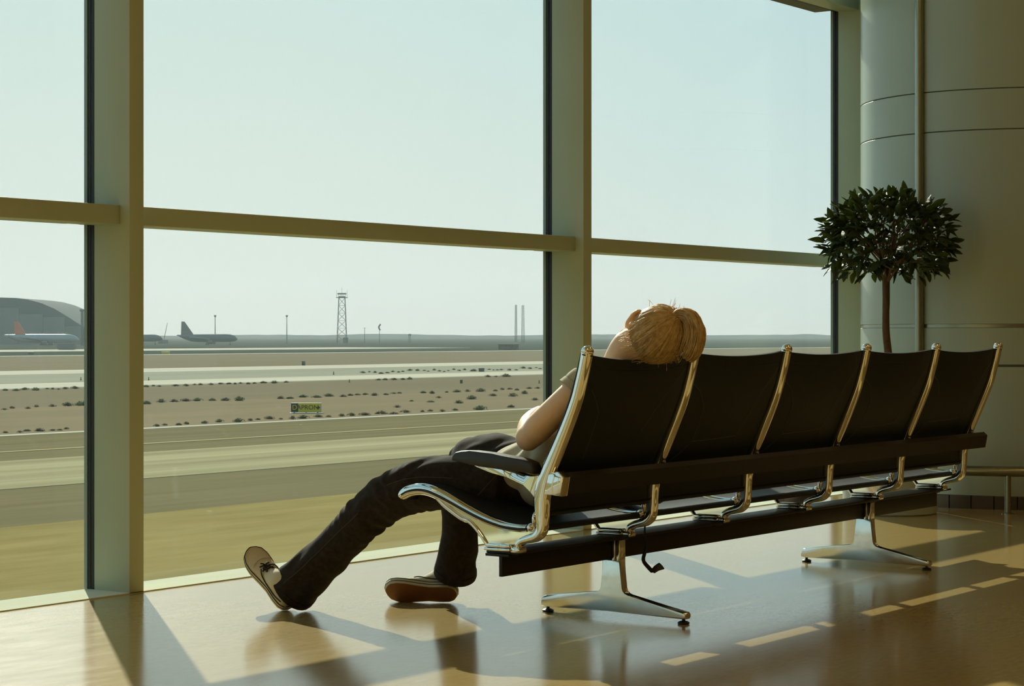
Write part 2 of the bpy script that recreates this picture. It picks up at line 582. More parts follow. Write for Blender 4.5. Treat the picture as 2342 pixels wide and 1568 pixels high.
# low lip under each bay of glass outside
# added glowing fill panels under the ceiling, out of view, warming the shaded floor
fill_m = bpy.data.materials.new('fill_emission')
fill_m.use_nodes = True
ln = fill_m.node_tree
ln.nodes.clear()
l_o = ln.nodes.new('ShaderNodeOutputMaterial')
l_e = ln.nodes.new('ShaderNodeEmission')
l_e.inputs[0].default_value = (1.0, 0.70, 0.30, 1)
l_e.inputs[1].default_value = 8.0
ln.links.new(l_e.outputs[0], l_o.inputs[0])
POS = ['at the left end', 'left of the middle', 'right of the middle', 'at the right end']
ROWN = ['in the row nearest the window', 'in the middle row', 'in the row nearest the back wall']
for j, ly in enumerate((1.6, -2.2, -6.0)):
    for i, lx in enumerate((-1.6, 2.6, 6.8, 11.0)):
        lp = empty('ceiling_fill', (lx, ly, CEIL), 'added square lamp %s, %s' % (POS[i], ROWN[j]), 'fill_light', 'added fill lights')
        box_obj('frame', M['paint'], lp, lx - .36, lx + .36, ly - .36, ly + .36, CEIL - .035, CEIL - .001, bevel=.006)
        box_obj('fill_emitter', fill_m, lp, lx - .32, lx + .32, ly - .32, ly + .32, CEIL - .042, CEIL - .034)

# ------------------------------------------------------------------ round column at the right
CC = (10.892, 4.386, 0.0)
CR = 0.812
col_o = tag(bpy.data.objects.new('round_column', None), 'broad round column clad in pale grey panels behind the tree', 'column')
col_o.location = CC
COL.objects.link(col_o)


def zcol(py):   # height of a joint seen on the near side of the column
    return 0.898 + (765 - py) / 4737.6 * 10.66


zj = [0.067, zcol(836) - 0.006, zcol(836) + 0.006, zcol(749), zcol(740.5), zcol(296.5), zcol(294.5), zcol(203), zcol(201), CEIL]
seam_ang = math.atan2(-(0.58 * 0.5), -1) - 0.0
# cladding panels: rings between the joints, each ring split by the vertical cover strip
A_STRIP = math.radians(168.0)
panels = [(zj[0], zj[1], 'panel'), (zj[2], zj[3], 'panel'), (zj[4], zj[5], 'panel'), (zj[6], zj[7], 'panel'), (zj[8], zj[9], 'panel')]
for z0, z1, nm in panels:
    for a0, a1 in ((A_STRIP - math.radians(118), A_STRIP - 0.001), (A_STRIP + 0.001, A_STRIP + math.radians(121)),
                   (A_STRIP + math.radians(121.2), A_STRIP + math.radians(241.8))):
        bm = bmesh.new()
        lathe(bm, [(CR - 0.03, z0), (CR - 0.002, z0), (CR, z0 + 0.002), (CR, z1 - 0.002), (CR - 0.002, z1), (CR - 0.03, z1)], CC, 40, a0, a1)
        fin(bm, nm, M['column'], col_o)
bm = bmesh.new()
lathe(bm, [(CR - 0.012, 0.0), (CR - 0.012, CEIL)], CC, 96)
c = fin(bm, 'core', M['joint'], col_o)
c['label'] = 'dark recess showing in the panel joints'
bm = bmesh.new()
lathe(bm, [(CR - 0.012, zj[3]), (CR - 0.003, zj[3] + 0.001), (CR - 0.003, zj[4] - 0.001), (CR - 0.012, zj[4])], CC, 96)
c = fin(bm, 'steel_band', M['steel'], col_o)
c['label'] = 'narrow bright steel band'
sp = V((CC[0] + (CR + 0.014) * math.cos(A_STRIP), CC[1] + (CR + 0.014) * math.sin(A_STRIP), 0))
c = tube_obj('cover_strip', M['steel'], col_o, [sp + V((0, 0, 0.02)), sp + V((0, 0, CEIL - 0.01))], [0.024, 0.024], 20)
c['label'] = 'vertical steel pipe on the column'
# skirting tiles round the foot
nt_ = 44
tile_me = None
for k in range(nt_):
    a0 = 2 * math.pi * k / nt_ + 0.004
    a1 = 2 * math.pi * (k + 1) / nt_ - 0.004
    mid = (a0 + a1) / 2
    if math.cos(mid - math.radians(212)) < 0.1:
        continue
    bm = bmesh.new()
    lathe(bm, [(CR - 0.02, 0.0), (CR + 0.008, 0.0), (CR + 0.008, 0.064), (CR + 0.005, 0.067), (CR - 0.02, 0.067)], CC, 3, a0, a1)
    fin(bm, 'skirting_tile', M['skirting'], col_o)

# low steel bumper rail in front of the column
RB = 1.06
rail = empty('bumper_rail', (CC[0] - RB, CC[1], 0), 'low round steel bumper rail on short posts around the column', 'rail')
ra = [math.radians(a) for a in range(188, 291, 4)]
zr = 0.212
tube_obj('rail', M['steel'], rail, [(CC[0] + RB * math.cos(a), CC[1] + RB * math.sin(a), zr) for a in ra], 0.026, 16, ref=(0, 0, 1))
for deg in (201.4, 246):
    a = math.radians(deg)
    px, py = CC[0] + RB * math.cos(a), CC[1] + RB * math.sin(a)
    po = tube_obj('post', M['steel'], rail, [(px, py, 0.0), (px, py, zr)], [0.016, 0.016], 16)
    bm = bmesh.new()
    lathe(bm, [(0.0, 0.0), (0.034, 0.0), (0.034, 0.004), (0.018, 0.007), (0.0, 0.007)], (px, py, 0), 20)
    fin(bm, 'floor_flange', M['steel'], po)

# ------------------------------------------------------------------ tandem bench
XF0, PITCH = 4.945, 0.603
bench = empty('tandem_bench', (XF0, 3.5, 0), 'row of five linked black sling seats on polished aluminium frames', 'bench')

RAIL = [(3.930, .404), (3.922, .4135), (3.900, .4245), (3.862, .4315), (3.825, .4295), (3.787, .419), (3.745, .4035),
        (3.680, .377), (3.615, .354), (3.552, .3385), (3.495, .333), (3.462, .3345)]
POST = [(3.2565, .846), (3.2670, .800), (3.2800, .753), (3.2930, .711), (3.3160, .655), (3.3500, .583), (3.3810, .520),
        (3.4000, .478), (3.4110, .435), (3.4130, .395), (3.4120, .355), (3.4150, .331), (3.4290, .3140), (3.4520, .3055),
        (3.4760, .2985), (3.4920, .2880), (3.4960, .270)]
POST_R = [(.0170, .0165), (.0170, .0165), (.0170, .017), (.0170, .0175), (.0172, .0185), (.0172, .0205), (.0172, .0235), (.0172, .0265),
          (.0170, .0265), (.0165, .0240), (.0160, .0200), (.0160, .0185), (.0160, .0160), (.0155, .0140), (.0150, .0120), (.0145, .0110), (.0145, .0110)]


def make_frame(xc, arm, first):
    bm = bmesh.new()
    p = crom([(xc, y, z) for y, z in POST], 4)
    sweep(bm, p, lerp_list(POST_R, len(p)), 18, ref=(1, 0, 0), power=2.6)
    p = crom([(xc, y, z) for y, z in RAIL], 4)
    sweep(bm, p, lerp_list([(.016, .012), (.017, .0165), (.017, .0175), (.017, .0180), (.017, .0180), (.017, .0175), (.017, .0165), (.017, .0150), (.017, .0140), (.017, .0130), (.016, .0120), (.015, .0110)], len(p)), 18, power=2.6)
    # web plate and its front lip
    web = [(3.760, .386), (3.702, .3525), (3.671, .344), (3.646, .325), (3.6216, .299), (3.604, .2755), (3.500, .2755), (3.478, .300),
           (3.440, .318), (3.430, .335), (3.462, .3345), (3.552, .339), (3.615, .354), (3.690, .380)]
    prism(bm, web, xc - .006, xc + .006)
    p = crom([(xc, 3.800, .4165), (xc, 3.763, .388), (xc, 3.702, .3535), (xc, 3.671, .344), (xc, 3.646, .325), (xc, 3.6216, .299), (xc, 3.602, .274)], 4)
    sweep(bm, p, lerp_list([(.013, .010), (.014, .010), (.014, .009), (.014, .009), (.014, .0085), (.014, .0085), (.014, .008)], len(p)), 12)
    # knuckle where the two slings are tucked in
    ball(bm, (xc, 3.449, .337), (.0185, .016, .014))
    ball(bm, (xc, 3.434, .362), (.0180, .011, .024))
    if arm:
        sup = [(3.668, .516), (3.500, .500), (3.468, .493), (3.449, .482), (3.432, .483), (3.405, .500), (3.405, .425), (3.434, .420),
               (3.4480, .446), (3.472, .4645), (3.531, .4805), (3.588, .4910), (3.640, .5060)]
        prism(bm, sup, xc - .010, xc + .010, bevel=.004)
    fr = fin(bm, 'side_frame', M['chrome'], bench, angle=50)
    fr['label'] = 'polished aluminium side frame'
    # rounded post cap with a groove under it
    bm = bmesh.new()
    ball(bm, (xc, 3.2555, .8505), (.0185, .0185, .0165), u=20, v=12)
    fin(bm, 'post_cap', M['chrome'], fr)
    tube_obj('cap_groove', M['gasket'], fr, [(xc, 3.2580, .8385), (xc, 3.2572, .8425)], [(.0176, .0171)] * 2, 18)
    p = crom([(xc - .0158, y, z - .0015) for y, z in RAIL[1:]], 4)  # black strip imitates the dark reflection running along the polished rail
    g = tube_obj('rail_reflection_strip', M['gasket'], fr, p, lerp_list([(.0020, .0035), (.0024, .0050), (.0024, .0050), (.0020, .0035)], len(p)), 8)
    g['label'] = 'dark strip imitating a reflection along the rail'
    p = crom([(xc - .0100, y + .0125 + .0035 * k / 6, z) for k, (y, z) in enumerate(POST[:8])], 4)  # black strip imitates the dark reflection down the front edge of the post
    g = tube_obj('post_reflection_strip', M['gasket'], fr, p, lerp_list([(.0035, .0040), (.0055, .0050), (.0055, .0055), (.0045, .0055)], len(p)), 8)
    g['label'] = 'dark strip imitating a reflection on the post'
    # clamp over the beam flange
    bm = bmesh.new()
    box(bm, xc - .026, xc + .026, 3.511, 3.6055, .2640, .2730, bevel=.003)
    box(bm, xc - .023, xc + .023, 3.513, 3.602, .2735, .2850, bevel=.004)
    box(bm, xc - .020, xc + .020, 3.480, 3.5150, .2600, .2780, bevel=.006)
    cl = fin(bm, 'clamp', M['chrome'], fr)
    bm = bmesh.new()
    box(bm, xc - .024, xc + .024, 3.516, 3.600, .2480, .2560, bevel=.001)
    fin(bm, 'clamp_plate', M['beam'], fr)
    # wedge bracket that carries the back bar
    bm = bmesh.new()
    prism(bm, [(3.405, .512), (3.352, .499), (3.366, .486), (3.405, .486)], xc - .012, xc + .016, bevel=.002)
    fin(bm, 'bar_bracket', M['chrome'], fr)
    if arm:
        bm = bmesh.new()
        pad = [(3.728, .5235), (3.7255, .5375), (3.714, .5480), (3.692, .5535), (3.660, .5545), (3.578, .549), (3.468, .5365), (3.438, .527),
               (3.429, .512), (3.4300, .494), (3.468, .4985), (3.5465, .5045), (3.658, .5135)]
        prism(bm, pad, xc - .024, xc + .024, bevel=.007, seg=3)
        a = fin(bm, 'arm_pad', M['pad'], fr, angle=55)
        a['label'] = 'black padded armrest'
    if first:
        bm = bmesh.new()
        prism(bm, [(3.3800, .4945), (3.3455, .5050), (3.3265, .4880), (3.3370, .4330), (3.3950, .4370)], xc - .019, xc + .020, bevel=.004)
        h = fin(bm, 'bar_end_cap', M['chrome'], fr)
    return fr


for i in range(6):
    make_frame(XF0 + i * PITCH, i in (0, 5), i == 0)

# slings: each hangs between two neighbouring frames
BACK = [(3.2700, .8430), (3.2790, .800), (3.2920, .753), (3.3060, .711), (3.3290, .655), (3.3630, .583), (3.3940, .520),
        (3.4130, .478), (3.4240, .435), (3.4260, .405), (3.4235, .383), (3.4200, .376)]
SEAT = [(3.9310, .4060), (3.9200, .4220), (3.898, .4325), (3.862, .4390), (3.825, .4370), (3.787, .4265), (3.745, .411),
        (3.680, .3845), (3.615, .3615), (3.552, .3460), (3.495, .3400), (3.452, .3400)]


def sling(name, prof, x0, x1, thick, sag, n_u=14, dent=None, drop=0.0):
    path = crom([(0, y, z - drop) for y, z in prof], 4)
    n = len(path)

    def P(u, v):
        k = min(int(v * (n - 1)), n - 2)
        f = v * (n - 1) - k
        q = path[k].lerp(path[k + 1], f)
        t = (path[k + 1] - path[k]).normalized()
        nrm = V((0, t.z, -t.y))            # towards the back / underside
        s = 4 * u * (1 - u)
        d = sag(v) * s
        q = q + nrm * d
        if dent: q = q + dent(u, v)
        q.x = x0 + (x1 - x0) * u
        return q, nrm
    bm = bmesh.new()
    A, B = [], []
    for i in range(n):
        v = i / (n - 1)
        ra_, rb_ = [], []
        for j in range(n_u + 1):
            q, nr = P(j / n_u, v)
            ra_.append(bm.verts.new(q + nr * thick / 2))
            rb_.append(bm.verts.new(q - nr * thick / 2))
        A.append(ra_)
        B.append(rb_)
    for i in range(n - 1):
        for j in range(n_u):
            bm.faces.new((A[i][j], A[i][j + 1], A[i + 1][j + 1], A[i + 1][j]))
            bm.faces.new((B[i][j], B[i + 1][j], B[i + 1][j + 1], B[i][j + 1]))
    for i in range(n - 1):
        for j in (0, n_u):
            bm.faces.new((A[i][j], A[i + 1][j], B[i + 1][j], B[i][j]))
    for j in range(n_u):
        for i in (0, n - 1):
            bm.faces.new((A[i][j], B[i][j], B[i][j + 1], A[i][j + 1]))
    return fin(bm, name, M['sling'], bench, angle=50), P


def seam(parent, P, uv, thick, r=.0011, mat='seam'):
    pts = []
    for (u0, v0), (u1, v1) in zip(uv[:-1], uv[1:]):
        for k in range(6):
            t = k / 6
            q, nr = P(u0 + (u1 - u0) * t, v0 + (v1 - v0) * t)
            pts.append(q + nr * (thick / 2 + r * 0.2))
    q, nr = P(*uv[-1])
    pts.append(q + nr * (thick / 2 + r * 0.2))
    tube_obj('seam', M[mat], parent, pts, r, 6, ref=(0, 1, 0.3))


for i in range(5):
    xa = XF0 + i * PITCH + .012
    xb = XF0 + (i + 1) * PITCH - .012

    def top_sag(u, v):
        # the top edge dips between the posts; the first one is pulled down by the sleeper
        d = (.020 if i == 0 else .013) * 4 * u * (1 - u)
        return V((0, 0, -d * max(0.0, 1 - v * 2.2)))
    bk, P = sling('back_sling', BACK, xa, xb, .010, lambda v: .010 * math.sin(math.pi * min(1, v * 1.1)), dent=top_sag)
    bk['label'] = 'black vinyl back panel'
    seam(bk, P, [(.01, .075), (.5, .075), (.99, .075)], .010, .0010, 'sling')
    if i == 0:
        seam(bk, P, [(.98, .10), (.86, .20), (.70, .42)], .010, .0009)
        seam(bk, P, [(.10, .20), (.22, .33), (.25, .52)], .010, .0009)
    else:
        seam(bk, P, [(.02, .17), (.14, .24), (.235, .34), (.26, .48)], .010, .0010)
        seam(bk, P, [(.98, .11), (.86, .24), (.73, .47)], .010, .0010)
        seam(bk, P, [(.26, .48), (.5, .475), (.73, .47)], .010, .0010)
        seam(bk, P, [(.26, .48), (.05, .62)], .010, .0008)
        seam(bk, P, [(.73, .47), (.90, .66)], .010, .0008)
    st, P2 = sling('seat_sling', SEAT, xa, xb, .012, lambda v: (.030 if i == 0 else .010) * math.sin(math.pi * v), drop=.010)
    st['label'] = 'black vinyl seat panel'
    # turned hem along the rear edge of the seat and lower edge of the back
    pts = [P2(u / 12, .985)[0] for u in range(13)]
    tube_obj('hem', M['sling'], st, pts, (.010, .012) if False else .0105, 10, ref=(0, 0, 1))
    pts = [P(u / 12, .99)[0] for u in range(13)]
    tube_obj('hem', M['sling'], bk, pts, .0075, 10, ref=(0, 0, 1))

XB1 = 8.035
bm = bmesh.new()
prism(bm, [(3.376, .4900), (3.3460, .5000), (3.3310, .4870), (3.3405, .4370), (3.376, .4370)], XF0 + .02, XB1, bevel=.0015)
fin(bm, 'back_bar', M['beam'], bench)['label'] = 'black steel bar along the backs'
bm = bmesh.new()
box(bm, 4.938, XB1 - .005, 3.5510, 3.5630, .1870, .2570, bevel=.0015)
box(bm, 4.930, XB1 - .005, 3.4880, 3.6030, .2560, .2640, bevel=.0015)
fin(bm, 'beam', M['beam'], bench)['label'] = 'black steel main beam'

LEG = [(3.5860, .186), (3.5880, .0950), (3.5915, .0860), (3.5985, .0800), (3.6080, .0765), (3.8000, .0555), (3.8130, .0525), (3.8210, .0450),
       (3.8235, .036), (3.8235, .0205), (3.8000, .0185), (3.5600, .0215), (3.2830, .0165), (3.2790, .022), (3.2790, .0310), (3.2850, .0375),
       (3.4900, .0715), (3.5040, .0765), (3.5130, .0850), (3.5170, .0960), (3.5190, .186)]
for i in (1, 4):
    xc = XF0 + i * PITCH
    bm = bmesh.new()
    prism(bm, LEG, xc - .017, xc + .017, bevel=.004, seg=3)
    box(bm, xc - .017, xc + .017, 3.5190, 3.5340, .18, .256, bevel=.003)
    box(bm, xc - .017, xc - .005, 3.5370, 3.5505, .178, .2555, bevel=.003)
    box(bm, xc - .017, xc + .017, 3.5640, 3.5860, .18, .256, bevel=.003)
    lg = fin(bm, 'leg', M['legmetal'], bench, angle=50)
    lg['label'] = 'polished aluminium T-shaped leg'
    for y in (3.806, 3.2960):
        bm = bmesh.new()
        lathe(bm, [(0, .024), (.0052, .024), (.0052, .011), (.012, .0095), (.0185, .0060), (.0185, .0015), (.016, 0.0), (0, 0.0)], (xc, y, 0), 20)
        fin(bm, 'glide', M['rubber'], lg)

# ------------------------------------------------------------------ the sleeper
person = None
HC = V((5.275, 3.243, .892))
c_ax = V((.12, -.88, .40)).normalized()
f_ax = V((.90, .34, .24))
f_ax = (f_ax - c_ax * f_ax.dot(c_ax)).normalized()
l_ax = c_ax.cross(f_ax)                     # towards her left ear
HM = Matrix((l_ax, f_ax, c_ax)).transposed()   # local: x = left, y = face, z = crown


def hp(x, y, z):
    return HC + HM @ V((x, y, z))


bm = bmesh.new()
# head
ball(bm, hp(0, -.008, .022), (.074, .092, .086), HM, 24, 16)
ball(bm, hp(0, .026, -.030), (.060, .064, .068), HM)
ball(bm, hp(0, .064, -.099), (.026, .022, .020), HM)           # chin
sweep(bm, [hp(.052, .008, -.052), hp(.040, .040, -.086), hp(0, .064, -.102)], [.018, .017, .016], 10)
sweep(bm, [hp(-.052, .008, -.052), hp(-.040, .040, -.086), hp(0, .064, -.102)], [.018, .017, .016], 10)
sweep(bm, crom([hp(0, .080, .018), hp(0, .096, -.006), hp(0, .108, -.026), hp(0, .092, -.034)], 3), lerp_list([.008, .010, .013, .009], 10), 10)   # nose
for sx in (-1, 1):
    ball(bm, hp(sx * .013, .094, -.031), (.010, .010, .008), HM, 10, 8)
    ball(bm, hp(sx * .030, .074, .012), (.016, .012, .011), HM, 10, 8)      # closed eyelids
    ball(bm, hp(sx * .030, .079, .032), (.026, .010, .008), HM, 10, 8)      # brows
    ball(bm, hp(sx * .042, .060, -.020), (.022, .018, .020), HM, 10, 8)     # cheeks
ball(bm, hp(0, .090, -.062), (.022, .012, .0075), HM, 10, 8)                 # lips
ball(bm, hp(0, .086, -.075), (.019, .012, .0075), HM, 10, 8)
# ears
for sx, q in ((-1, .86), (1, 1.0)):       # the right ear is pressed against the seat
    e = [hp(sx * .068 * q, -.004, -.052), hp(sx * .082 * q, -.016, -.026), hp(sx * .090 * q, -.018, -.002), hp(sx * .085 * q, .001, .008), hp(sx * .074 * q, .010, -.010)]
    sweep(bm, crom(e, 4), .0065, 8)
    ball(bm, hp(sx * .076 * q, -.004, -.020), (.008, .015, .027), HM, 10, 8)
# neck, torso, hips
CX = 5.255
sweep(bm, crom([hp(0, -.006, -.02), hp(.004, -.014, -.075), (5.262, 3.352, .795), (CX, 3.365, .745)], 4),
      lerp_list([.056, .054, .056, .065], 13), 16)
TORSO = [(CX, 3.366, .745), (CX, 3.395, .715), (CX, 3.440, .640), (CX, 3.510, .560), (CX, 3.590, .490), (CX, 3.680, .440)]
sweep(bm, crom(TORSO, 4), lerp_list([(.130, .065), (.145, .085), (.135, .085), (.125, .080), (.130, .080), (.145, .085)], 21), 20)
sweep(bm, crom([(5.100, 3.352, .755), (5.17, 3.352, .766), (CX, 3.355, .770), (5.34, 3.352, .766), (5.410, 3.352, .755)], 3), lerp_list([.044, .044, .044, .044, .044], 13), 14, ref=(0, 0, 1))
# arms folded across the belly
ARM_L = [(5.088, 3.346, .764), (5.060, 3.378, .724), (5.042, 3.434, .672), (5.036, 3.490, .622), (5.050, 3.528, .592)]
sweep(bm, crom(ARM_L, 4), lerp_list([.048, .045, .043, .044, .036], 17), 16)
ball(bm, (5.038, 3.528, .592), (.036, .040, .040))
FORE_L = [(5.050, 3.530, .598), (5.110, 3.565, .625), (5.190, 3.585, .650), (5.270, 3.578, .662)]
sweep(bm, crom(FORE_L, 4), lerp_list([.041, .041, .034, .025], 13), 14)
ARM_R = [(5.418, 3.346, .764), (5.450, 3.378, .724), (5.472, 3.434, .672), (5.478, 3.490, .622), (5.462, 3.528, .592)]
sweep(bm, crom(ARM_R, 4), lerp_list([.048, .045, .043, .044, .036], 17), 16)
ball(bm, (5.476, 3.528, .592), (.036, .040, .040))
FORE_R = [(5.462, 3.532, .590), (5.400, 3.570, .604), (5.330, 3.596, .612), (5.262, 3.602, .616)]
sweep(bm, crom(FORE_R, 4), lerp_list([.040, .039, .033, .025], 13), 14)
# hands: palm, four fingers, thumb
def hand(w, d, up, side):
    w, d, up = V(w), V(d).normalized(), V(up)
    up = (up - d * up.dot(d)).normalized()
    s_ = d.cross(up) * side
    sweep(bm, [w, w + d * .035, w + d * .078], [(.024, .014), (.034, .013), (.036, .011)], 12, ref=s_)
    for k, (off, L) in enumerate(((-.027, .062), (-.009, .072), (.009, .068), (.026, .054))):
        b0 = w + d * .070 + s_ * off
        b1 = b0 + d * L * .45 - up * .004
        b2 = b1 + d * L * .33 - up * .012
        b3 = b2 + d * L * .22 - up * .014
        sweep(bm, [b0, b1, b2, b3], [.0095, .0088, .008, .0068], 8)
    t0 = w + d * .018 - s_ * .020
    t1 = t0 + d * .030 - s_ * .024
    t2 = t1 + d * .034 - s_ * .006 - up * .006
    sweep(bm, [t0, t1, t2], [.012, .0105, .0085], 8)
hand((5.268, 3.580, .663), (.93, -.20, .10), (.1, .8, .55), 1)
hand((5.265, 3.602, .616), (-.93, -.25, .05), (.1, .75, .6), -1)
# legs (inside the jeans) down to the feet
LEG_L = [(5.155, 3.690, .435), (5.090, 3.930, .436), (5.085, 4.130, .370), (5.088, 4.330, .212), (5.090, 4.490, .085), (5.088, 4.535, .060)]
LEG_R = [(5.350, 3.690, .445), (5.410, 3.900, .490), (5.455, 4.070, .475), (5.495, 4.130, .300), (5.545, 4.175, .130), (5.560, 4.195, .085)]
sweep(bm, crom(LEG_L, 4), lerp_list([.075, .065, .050, .042, .030, .030], 21), 14)
sweep(bm, crom(LEG_R, 4), lerp_list([.075, .065, .050, .042, .030, .030], 21), 14)
body_me = remesh(bm, .0052, 5)
person = link('person', body_me, M['skin'])
tag(person, 'person asleep in the nearest seat, blonde ponytail, grey t-shirt, dark jeans, one leg stretched out', 'person')

# T-shirt
bm = bmesh.new()
TS = [(CX, 3.360, .772), (CX, 3.370, .750), (CX, 3.397, .715), (CX, 3.444, .640), (CX, 3.515, .562), (CX, 3.592, .500), (CX, 3.655, .468), (CX, 3.700, .455)]
sweep(bm, crom(TS, 4), lerp_list([(.120, .055), (.150, .078), (.160, .098), (.150, .100), (.142, .100), (.146, .102), (.156, .104), (.150, .090)], 29), 28)
sweep(bm, crom([(5.098, 3.354, .756), (5.17, 3.354, .768), (CX, 3.356, .772), (5.34, 3.354, .768), (5.412, 3.354, .756)], 3), lerp_list([.055, .054, .052, .054, .055], 13), 16, ref=(0, 0, 1))
for s_, arm in ((1, ARM_L), (-1, ARM_R)):
    a = [V(q) for q in arm]
    p = [a[0], a[0].lerp(a[1], .45), a[0].lerp(a[1], .85)]
    sweep(bm, p, [.054, .056, .056], 18)
# belly above the waistband
ball(bm, (CX, 3.690, .490), (.140, .095, .075), u=24, v=14)
ball(bm, (CX - .045, 3.570, .430), (.100, .100, .062), u=24, v=14)
ts_me = remesh(bm, .0085, 6)
for v in ts_me.vertices:
    co = v.co
    t = (co.z - .45) / .36
    a = math.sin((co.y * 1.3 + co.z * .5) * 70 + 5 * noise.noise(co * 7)) * noise.noise(co * 9 + V((3, 1, 7)))
    w = max(0, min(1, (.62 - co.z) / .10)) if co.y > 3.46 else .25
    if co.z < .455: w *= .25
    v.co = co + v.normal * (a * .022 * w + noise.noise(co * 14) * .002)
link('t_shirt', ts_me, M['shirt'], person)['label'] = 'grey short-sleeved t-shirt'
# sleeve hems
a = [V(q) for q in ARM_L]
q0, q1 = a[0].lerp(a[1], .70), a[0].lerp(a[1], 1.05)
bm = bmesh.new()
sweep(bm, [q0, q1], [.0580, .0600], 20, caps=False)
sweep(bm, [q1, q0], [.053, .053], 20, caps=False)
fin(bm, 'sleeve_hem', M['shirt'], person)

# jeans
bm = bmesh.new()
sweep(bm, crom([(CX, 3.610, .440), (CX, 3.690, .437), (CX, 3.770, .452)], 4), lerp_list([(.130, .078), (.172, .095), (.165, .075)], 9), 26)
JL = [(5.150, 3.690, .430), (5.105, 3.820, .443), (5.085, 3.930, .437), (5.080, 4.040, .410), (5.082, 4.125, .368), (5.085, 4.210, .308), (5.088, 4.310, .226), (5.090, 4.405, .142), (5.090, 4.498, .070)]
sweep(bm, crom(JL, 4), lerp_list([.096, .090, .083, .078, .074, .070, .069, .073, .080], 33), 22)
JR = [(5.350, 3.690, .440), (5.390, 3.830, .480), (5.425, 3.950, .497), (5.455, 4.045, .482), (5.470, 4.092, .420), (5.485, 4.115, .330), (5.505, 4.135, .235), (5.530, 4.160, .155), (5.550, 4.185, .100)]
sweep(bm, crom(JR, 4), lerp_list([.098, .090, .082, .076, .070, .065, .062, .066, .072], 33), 22)
jn_me = remesh(bm, .0088, 5)
knee = V((5.112, 4.120, .360))
knee2 = V((5.465, 4.075, .470))
dshin = (V((5.096, 4.40, .152)) - V((5.112, 4.125, .368))).normalized()
for v in jn_me.vertices:
    co = v.co
    n1 = noise.noise(co * 7.0)
    d = 0
    # creases bunching behind and below the knee
    for kn, dr in ((knee, dshin), (knee2, V((.1, .2, -1)).normalized())):
        r_ = (co - kn).length
        s_ = (co - kn).dot(dr)
        if r_ < .24:
            d += math.sin(s_ * 150 + 9 * noise.noise(co * 6)) * .011 * max(0, 1 - r_ / .24) * abs(noise.noise(co * 8 + V((9, 2, 4)))) * 1.5
    # slanting pull-lines along thigh and shin
    d += math.sin((co.y * .8 + co.z * 1.3 + co.x * .6) * 46 + 7 * n1) * .0030
    d += n1 * .006
    v.co = co + v.normal * d
    if v.co.z < .004: v.co.z = .004
jeans = link('jeans', jn_me, M['denim'], person)
jeans['label'] = 'dark denim jeans flared at the cuffs'
# outer seam, pocket stitching, cuff hems
def side_line(path, rad, off_x, lift=0.0):
    out = []
    n = len(path)
    for p, r in zip(path, rad):
        out.append(p + V((-r * off_x, 0, lift)))
    return out


pl = crom(JL, 4)
rl = lerp_list([.096, .090, .083, .078, .074, .070, .069, .073, .080], 33)
tree_pts = []
from mathutils.bvhtree import BVHTree
bvh = BVHTree.FromPolygons([v.co[:] for v in jn_me.vertices], [list(p.vertices) for p in jn_me.polygons])


def on_jeans(pts, r):
    out = []
    for p in pts:
        q = bvh.ray_cast(V((4.6, p[1], p[2])), V((1, 0, 0)))
        if q[0] is not None:
            out.append(q[0] + V((-r * .3, 0, 0)))
    return out


for pts in ([(0, y, z) for y, z in ((3.80, .462), (3.90, .462), (3.975, .452), (4.04, .432))],
            [(0, y, z) for y, z in ((4.16, .338), (4.24, .280), (4.32, .216), (4.40, .150), (4.47, .098))],
            [(0, y, z) for y, z in ((3.665, .475), (3.700, .430), (3.735, .395))]):
    q = on_jeans([tuple(a) for a in crom(pts, 8)], .0012)
    if len(q) > 3:
        tube_obj('stitching', M['stitch'], jeans, q, .0010, 6)
# waistband
bm = bmesh.new()
for (y, z, ry, tilt) in ((3.628, .441, .0, 0),):
    pass
cuffs = ((V(JL[-1]), (V(JL[-1]) - V(JL[-2])).normalized(), .0815), (V(JR[-1]), (V(JR[-1]) - V(JR[-2])).normalized(), .0735))
bm.free()
for cpos, cdir, r in cuffs:
    tube_obj('cuff', M['denim'], jeans, [cpos - cdir * .018, cpos - cdir * .004, cpos + cdir * .006], [r * .97, r * 1.0, r * .985], 26)

